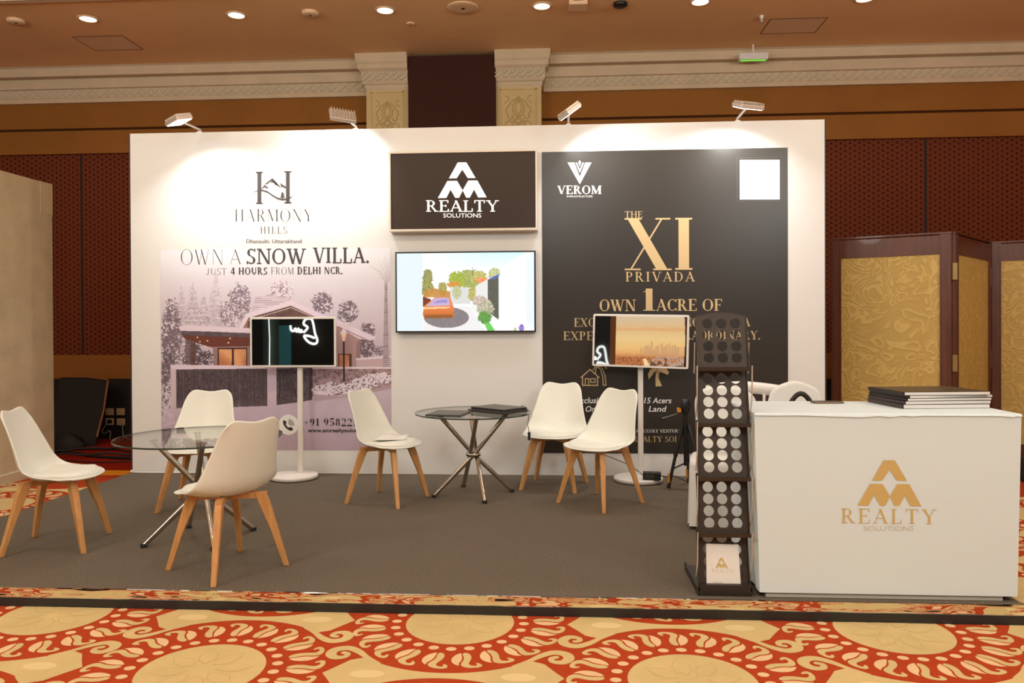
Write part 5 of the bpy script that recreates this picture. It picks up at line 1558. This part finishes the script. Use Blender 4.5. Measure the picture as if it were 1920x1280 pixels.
# ---- covered chairs behind the counter
def covered_chair(label, c, w, seat_z, top_z, top_pts, depth, rz=0.0):
    """banquet chair under a fitted white cover: skirted seat box and a rounded back"""
    t = thing('covered_chair', label, 'chair', (c[0], c[1], 0), rz, 'chairs under white stretch covers')
    mb = MB(); n = 28; vs = []
    for k, z in enumerate((0.004, .15, .30, seat_z - .03, seat_z)):
        g = 1 + .05 * (1 - z / seat_z)
        for i in range(n):
            a = 2 * PI * (i + .5) / n; ca, sa = math.cos(a), math.sin(a)
            q = (abs(ca) ** 6 + abs(sa) ** 6) ** (-1 / 6); rf = (.012 * math.sin(i * 2.7)) * (1 - z / seat_z)
            kk = (.975 if k == 4 else 1)
            vs.append(((w / 2 * g + rf) * ca * q * kk, (depth / 2 * g + rf) * sa * q * kk, z if k else z + .02 * (math.cos(4 * a) < -.5)))
    mb.add(vs, [[j * n + i, j * n + (i + 1) % n, (j + 1) * n + (i + 1) % n, (j + 1) * n + i] for j in range(4) for i in range(n)] + [list(range(4 * n, 5 * n))], 'cover_fabric', True)
    mb.build('skirt', t)
    mb = MB()
    P = catmull(top_pts, 4); P = [(a, b) for a, b in P]
    outline = [(-w * .44, seat_z - .06)] + P + [(w * .44, seat_z - .06)]
    yb = depth / 2 - .085
    mb.prism([(a, yb + .03 + .06 * max(0, (b - seat_z) / .5), b) for a, b in outline], (0, .055, 0), 'cover_fabric'); o = mb.build('back_cover', t, bevel=.02)
    for p_ in o.data.polygons: p_.use_smooth = False
    return t


covered_chair('white covered banquet chair half hidden behind the brochure rack', (1.845, -1.585), .43, .43, .87,
              [(-.175, .48), (-.192, .62), (-.200, .74), (-.190, .80), (-.150, .845), (-.06, .868), (.04, .868), (.13, .845), (.185, .80), (.20, .74), (.195, .6), (.18, .48)], .44, math.radians(-13))
covered_chair('white covered chair with a wavy crest behind the middle of the counter', (2.275, -1.86), .42, .45, .93,
              [(-.19, .5), (-.185, .70), (-.168, .80), (-.14, .868), (-.08, .905), (0, .925), (.07, .908), (.125, .882), (.155, .845), (.168, .77), (.19, .5)], .40)
# moulded armchair whose top rail shows left of the crest
t = thing('plastic_armchair', 'white plastic armchair whose curved top rail shows behind the counter', 'chair', (2.10, -1.05, 0), math.radians(-8))
mb = MB(); vs = []; n = 18
for i in range(n + 1):
    a = math.radians(200 - 220 * i / n); x, y = .26 * math.cos(a), .23 * math.sin(a); top = .865 - .03 * abs(i / n - .5) * 2
    for dr, z in ((.012, top), (.02, top - .03), (.014, top - .085), (-.006, top - .085), (-.008, top - .02)): vs.append((x * (1 + dr / .26), y * (1 + dr / .23), z))
mb.add(vs, [[i * 5 + k, i * 5 + (k + 1) % 5, (i + 1) * 5 + (k + 1) % 5, (i + 1) * 5 + k] for i in range(n) for k in range(5)], 'white_metal', True); mb.build('top_rail', t)
for i in (2, 6, 9, 12, 16):
    a = math.radians(200 - 220 * i / n); mb = MB(); mb.tube([(.25 * math.cos(a), .22 * math.sin(a), .775), (.24 * math.cos(a), .20 * math.sin(a), .43)], .011, 'white_metal', n=8); mb.build('spindle', t)
mb = MB(); mb.lathe([(0, .44), (.22, .445), (.25, .43), (.24, .41), (0, .405)], 'white_metal', n=32); mb.build('seat', t)
for sx in (-1, 1):
    for sy in (-1, 1): mb = MB(); mb.tube([(sx * .16, sy * .15, .41), (sx * .20, sy * .19, .004)], [.02, .014], 'white_metal', n=8); mb.build('leg', t)

# handbag on the crest chair's seat: its dark handle arches over the counter's edge
t = thing('handbag', 'dark handbag behind the counter, its arched handle showing above the edge', 'bag', (2.185, -2.04, .452))
mb = MB(); mb.prism([(-.15, -.055, 0), (.15, -.055, 0), (.125, -.045, .34), (-.125, -.045, .34)], (0, .10, 0), 'leather'); mb.build('body', t, bevel=.015)
mb = MB(); P = [(-.075 + .15 * k / 14, -.02, .332 + .098 * math.sin(PI * k / 14) ** .8) for k in range(15)]; mb.tube(P, .009, 'leather', n=8, flat=1.6); mb.build('handle', t)

# ================================================================== AROUND THE BOOTH
# folding screen at right
def screen_leaf(t, A, B, ztop0, ztop1, st=.085, rail=.20):
    A = Vector((A[0], A[1], 0)); B = Vector((B[0], B[1], 0)); d = (B - A); L = d.length; d.normalize(); nrm = Vector((d.y, -d.x, 0)); th = .035

    def q(u, z, k=0): return A + d * u + Vector((0, 0, z)) + nrm * k
    lf = None
    mb = MB(); z0 = FLOOR + .02
    for ua, ub, za, zb in ((0, st, z0, ztop0), (L - st, L, z0, ztop0)): mb.prism([q(ua, za, -th / 2), q(ub, za, -th / 2), q(ub, zb, -th / 2), q(ua, zb, -th / 2)], nrm * th, 'wood_dark')
    for za, zb in ((ztop0 - rail + .03, ztop0 - .012), (z0, z0 + .22)): mb.prism([q(st, za, -th / 2 + .003), q(L - st, za, -th / 2 + .003), q(L - st, zb, -th / 2 + .003), q(st, zb, -th / 2 + .003)], nrm * (th - .006), 'wood_dark')
    # moulded edges
    mb.prism([q(-.004, ztop0, -th / 2 - .006), q(L + .004, ztop0, -th / 2 - .006), q(L + .004, ztop0 + .014, -th / 2 - .006), q(-.004, ztop0 + .014, -th / 2 - .006)], nrm * (th + .012), 'wood_dark')
    for ua, ub in ((.012, .026), (L - .026, L - .012), (st - .012, st), (L - st, L - st + .012)):
        mb.prism([q(ua, z0, th / 2), q(ub, z0, th / 2), q(ub, ztop0 - .01, th / 2), q(ua, ztop0 - .01, th / 2)], nrm * .007, 'wood_dark')
    fr = mb.build('leaf_frame', t)
    mb = MB(); mb.prism([q(st, z0 + .22, -.006), q(L - st, z0 + .22, -.006), q(L - st, ztop0 - rail + .03, -.006), q(st, ztop0 - rail + .03, -.006)], nrm * .012, 'damask'); mb.build('fabric_panel', t)


FS = [(3.235, .56), (4.082, .10), (4.87, 1.02), (5.72, .56)]
ft = thing('folding_screen', 'dark wooden folding screen with gold damask panels right of the booth', 'folding screen', (FS[0][0], FS[0][1], FLOOR))
off = Vector((FS[0][0], FS[0][1], FLOOR))
FZ = 2.040
kids = len(bpy.data.objects)
for A_, B_ in ((FS[0], FS[1]), (FS[1], FS[2]), (FS[2], FS[3])):
    d = Vector((B_[0] - A_[0], B_[1] - A_[1])).normalized() * .008
    screen_leaf(ft, (A_[0] + d.x, A_[1] + d.y), (B_[0] - d.x, B_[1] - d.y), FZ, FZ)
for (x, y) in (FS[1], FS[2]):
    for z in (1.72, .95):
        mb = MB(); mb.box(x - .012, x + .026, y - .03, y - .012, z - .07, z + .07, 'brass') if (x, y) == FS[1] else mb.box(x - .03, x - .008, y - .04, y - .02, z - .09, z + .09, 'brass'); mb.build('hinge', ft)
for ch in ft.children: ch.matrix_parent_inverse = Matrix.Translation(-off)

# beige neighbouring booth wall at left
t = thing('side_partition', 'mottled beige partition wall of the neighbouring booth at left', 'partition', (-4.06, .50, FLOOR), kind='thing')
mb = MB(); mb.box(-.06, 0, -5.6, 0, 0, 2.74, 'grey_panel'); mb.build('board', t)
mb = MB(); mb.box(-.004, .003, -.17, .003, 2.44, 2.742, 'grey_panel'); mb.build('top_cap', t)
mb = MB(); mb.box(0, .008, -5.6, -.0, 0, .085, 'grey_panel'); mb.box(0, .009, -5.6, 0, .085, .09, 'paper'); mb.build('skirting', t)

# black cloth board leaning by the wall, with a tan edge
t = thing('black_board', 'black covered board with a tan edge leaning at the wall behind the partition', 'display board', (-4.60, 2.05, FLOOR))
o_ = Vector((-4.60, 2.05, FLOOR))
mb = MB(); mb.prism([(-.62, 0, .04), (.02, -.05, 0), (.0, .25, .735), (-.28, .28, .765), (-.62, .30, .765)], (0, .03, 0), 'black_base'); mb.build('cloth', t)
mb = MB(); mb.tube([(-.62, .29, .775), (-.28, .27, .775), (.0, .24, .745)], .010, 'brown_edge', n=8); mb.tube([(.012, .23, .74), (.035, .10, .40), (.035, -.04, .10)], .013, 'brown_edge', n=8); mb.build('edging', t)
t = tag(None or bpy.data.objects.new('cable_bag', None), 'dark crumpled bag on the red carpet before the black board', 'bag'); C.objects.link(t); t.location = (-4.80, 1.82, FLOOR)
mb = MB(); vs = []; n = 20
for j in range(7):
    for i in range(n):
        a = 2 * PI * i / n; f = j / 6; r = (.17 * math.cos(f * PI / 2) ** .6) * (1 + .16 * math.sin(i * 2.3 + j)); vs.append((r * math.cos(a) * 1.2, r * math.sin(a) * .7, .19 * f + .0))
mb.add(vs, [[j * n + i, j * n + (i + 1) % n, (j + 1) * n + (i + 1) % n, (j + 1) * n + i] for j in range(6) for i in range(n)], 'black_base', True); mb.build('body', t)

for a, b, l in ((206, 771.5, 'upper left cream socket plate on the black wall base'), (226.5, 771.5, 'upper right cream socket plate on the black wall base'), (206, 790, 'lower left cream socket plate with a dark plug'), (227, 790.5, 'lower right cream socket plate on the black wall base')):
    p = onY(a, b, WALL_Y - .052)
    t = thing('wall_socket', l, 'socket', p, 0, 'socket plates behind the booth')
    mb = MB(); mb.box(-.052, .052, -.008, .002, -.042, .042, 'socket'); mb.build('plate', t, bevel=.003)
    mb = MB(); mb.box(-.03, .03, -.010, -.008, -.022, .022, 'socket' if 'dark' not in l else 'black_plastic'); mb.build('switch', t)
# cables over the carpet
CABS = [([(-5.6, 1.45), (-4.8, 1.52), (-4.45, 1.42), (-4.1, 1.22), (-3.7, 1.12), (-3.2, 1.08)], .016, 'thick black cable running across the red carpet behind the booth'),
        ([(-4.05, 1.78), (-4.30, 1.65), (-4.75, 1.45), (-4.85, 1.28), (-4.6, 1.2), (-4.2, 1.25), (-3.8, 1.30), (-3.2, 1.32)], .011, 'looped black cable on the red carpet behind the booth'),
        ([(-4.9, 1.60), (-4.5, 1.70), (-4.2, 1.72), (-3.9, 1.55), (-3.4, 1.40)], .009, 'thin black cable nearest the wall on the red carpet'),
        ([(-4.7, .98), (-4.3, 1.02), (-4.0, .92), (-3.7, .95), (-3.3, 1.10)], .006, 'thin brown cable nearest the platform on the red carpet')]
for i, (P, r, l) in enumerate(CABS):
    Q = catmull([(x, y, FLOOR + r + .002) for x, y in P], 6); Q = [Vector(v) for v in Q]
    if i == 1:
        for k, v in enumerate(Q): v.z += .02 + .01 * math.sin(k)
    mb = MB(); mb.tube(Q, r, 'cable', n=8); tag(mb.build('floor_cable'), l, 'cable', 'cables on the red carpet')
for i, (pts, l) in enumerate((([(-4.56, 2.53, .10), (-4.54, 2.50, .02), (-4.50, 2.46, -.05), (-4.40, 2.44, -.08)], 'grey lead dropping from the lower right socket'), ([(-4.76, 2.53, .10), (-4.75, 2.42, .03), (-4.70, 2.38, .00), (-4.64, 2.40, .03), (-4.62, 2.36, -.07)], 'grey lead curling from the lower left socket'))):
    mb = MB(); mb.tube([Vector(v) for v in catmull(pts, 5)], .006, 'grey_cable', n=6); tag(mb.build('socket_lead'), l, 'cable')
# white lead along the backdrop's foot at left
mb = MB(); mb.tube([Vector(v) for v in catmull([(-2.99, -.02, .02), (-2.96, -.05, .0075), (-2.6, -.055, .0075), (-2.25, -.05, .0075), (-2.13, -.09, .0075), (-2.09, -.10, .0075)], 6)], .006, 'white_metal', n=6); mb.box(-2.11, -2.03, -.125, -.08, .001, .045, 'white_metal')
tag(mb.build('white_lead'), 'white lead with a plug along the foot of the backdrop at left', 'cable')
# black case at the far right beyond the counter
p = onZ(1919, 905, FLOOR); t = thing('equipment_case', 'black equipment case on the carpet beyond the counter at far right', 'case', (p.x + .22, p.y, FLOOR))
mb = MB(); mb.box(-.23, .23, 0, .3, 0, .20, 'black_base'); mb.build('body', t, bevel=.03)
mb = MB(); mb.tube([(-.06, -.0, .10), (-.06, -.03, .10), (.06, -.03, .10), (.06, 0, .10)], .008, 'black_plastic', n=6); mb.build('handle', t)
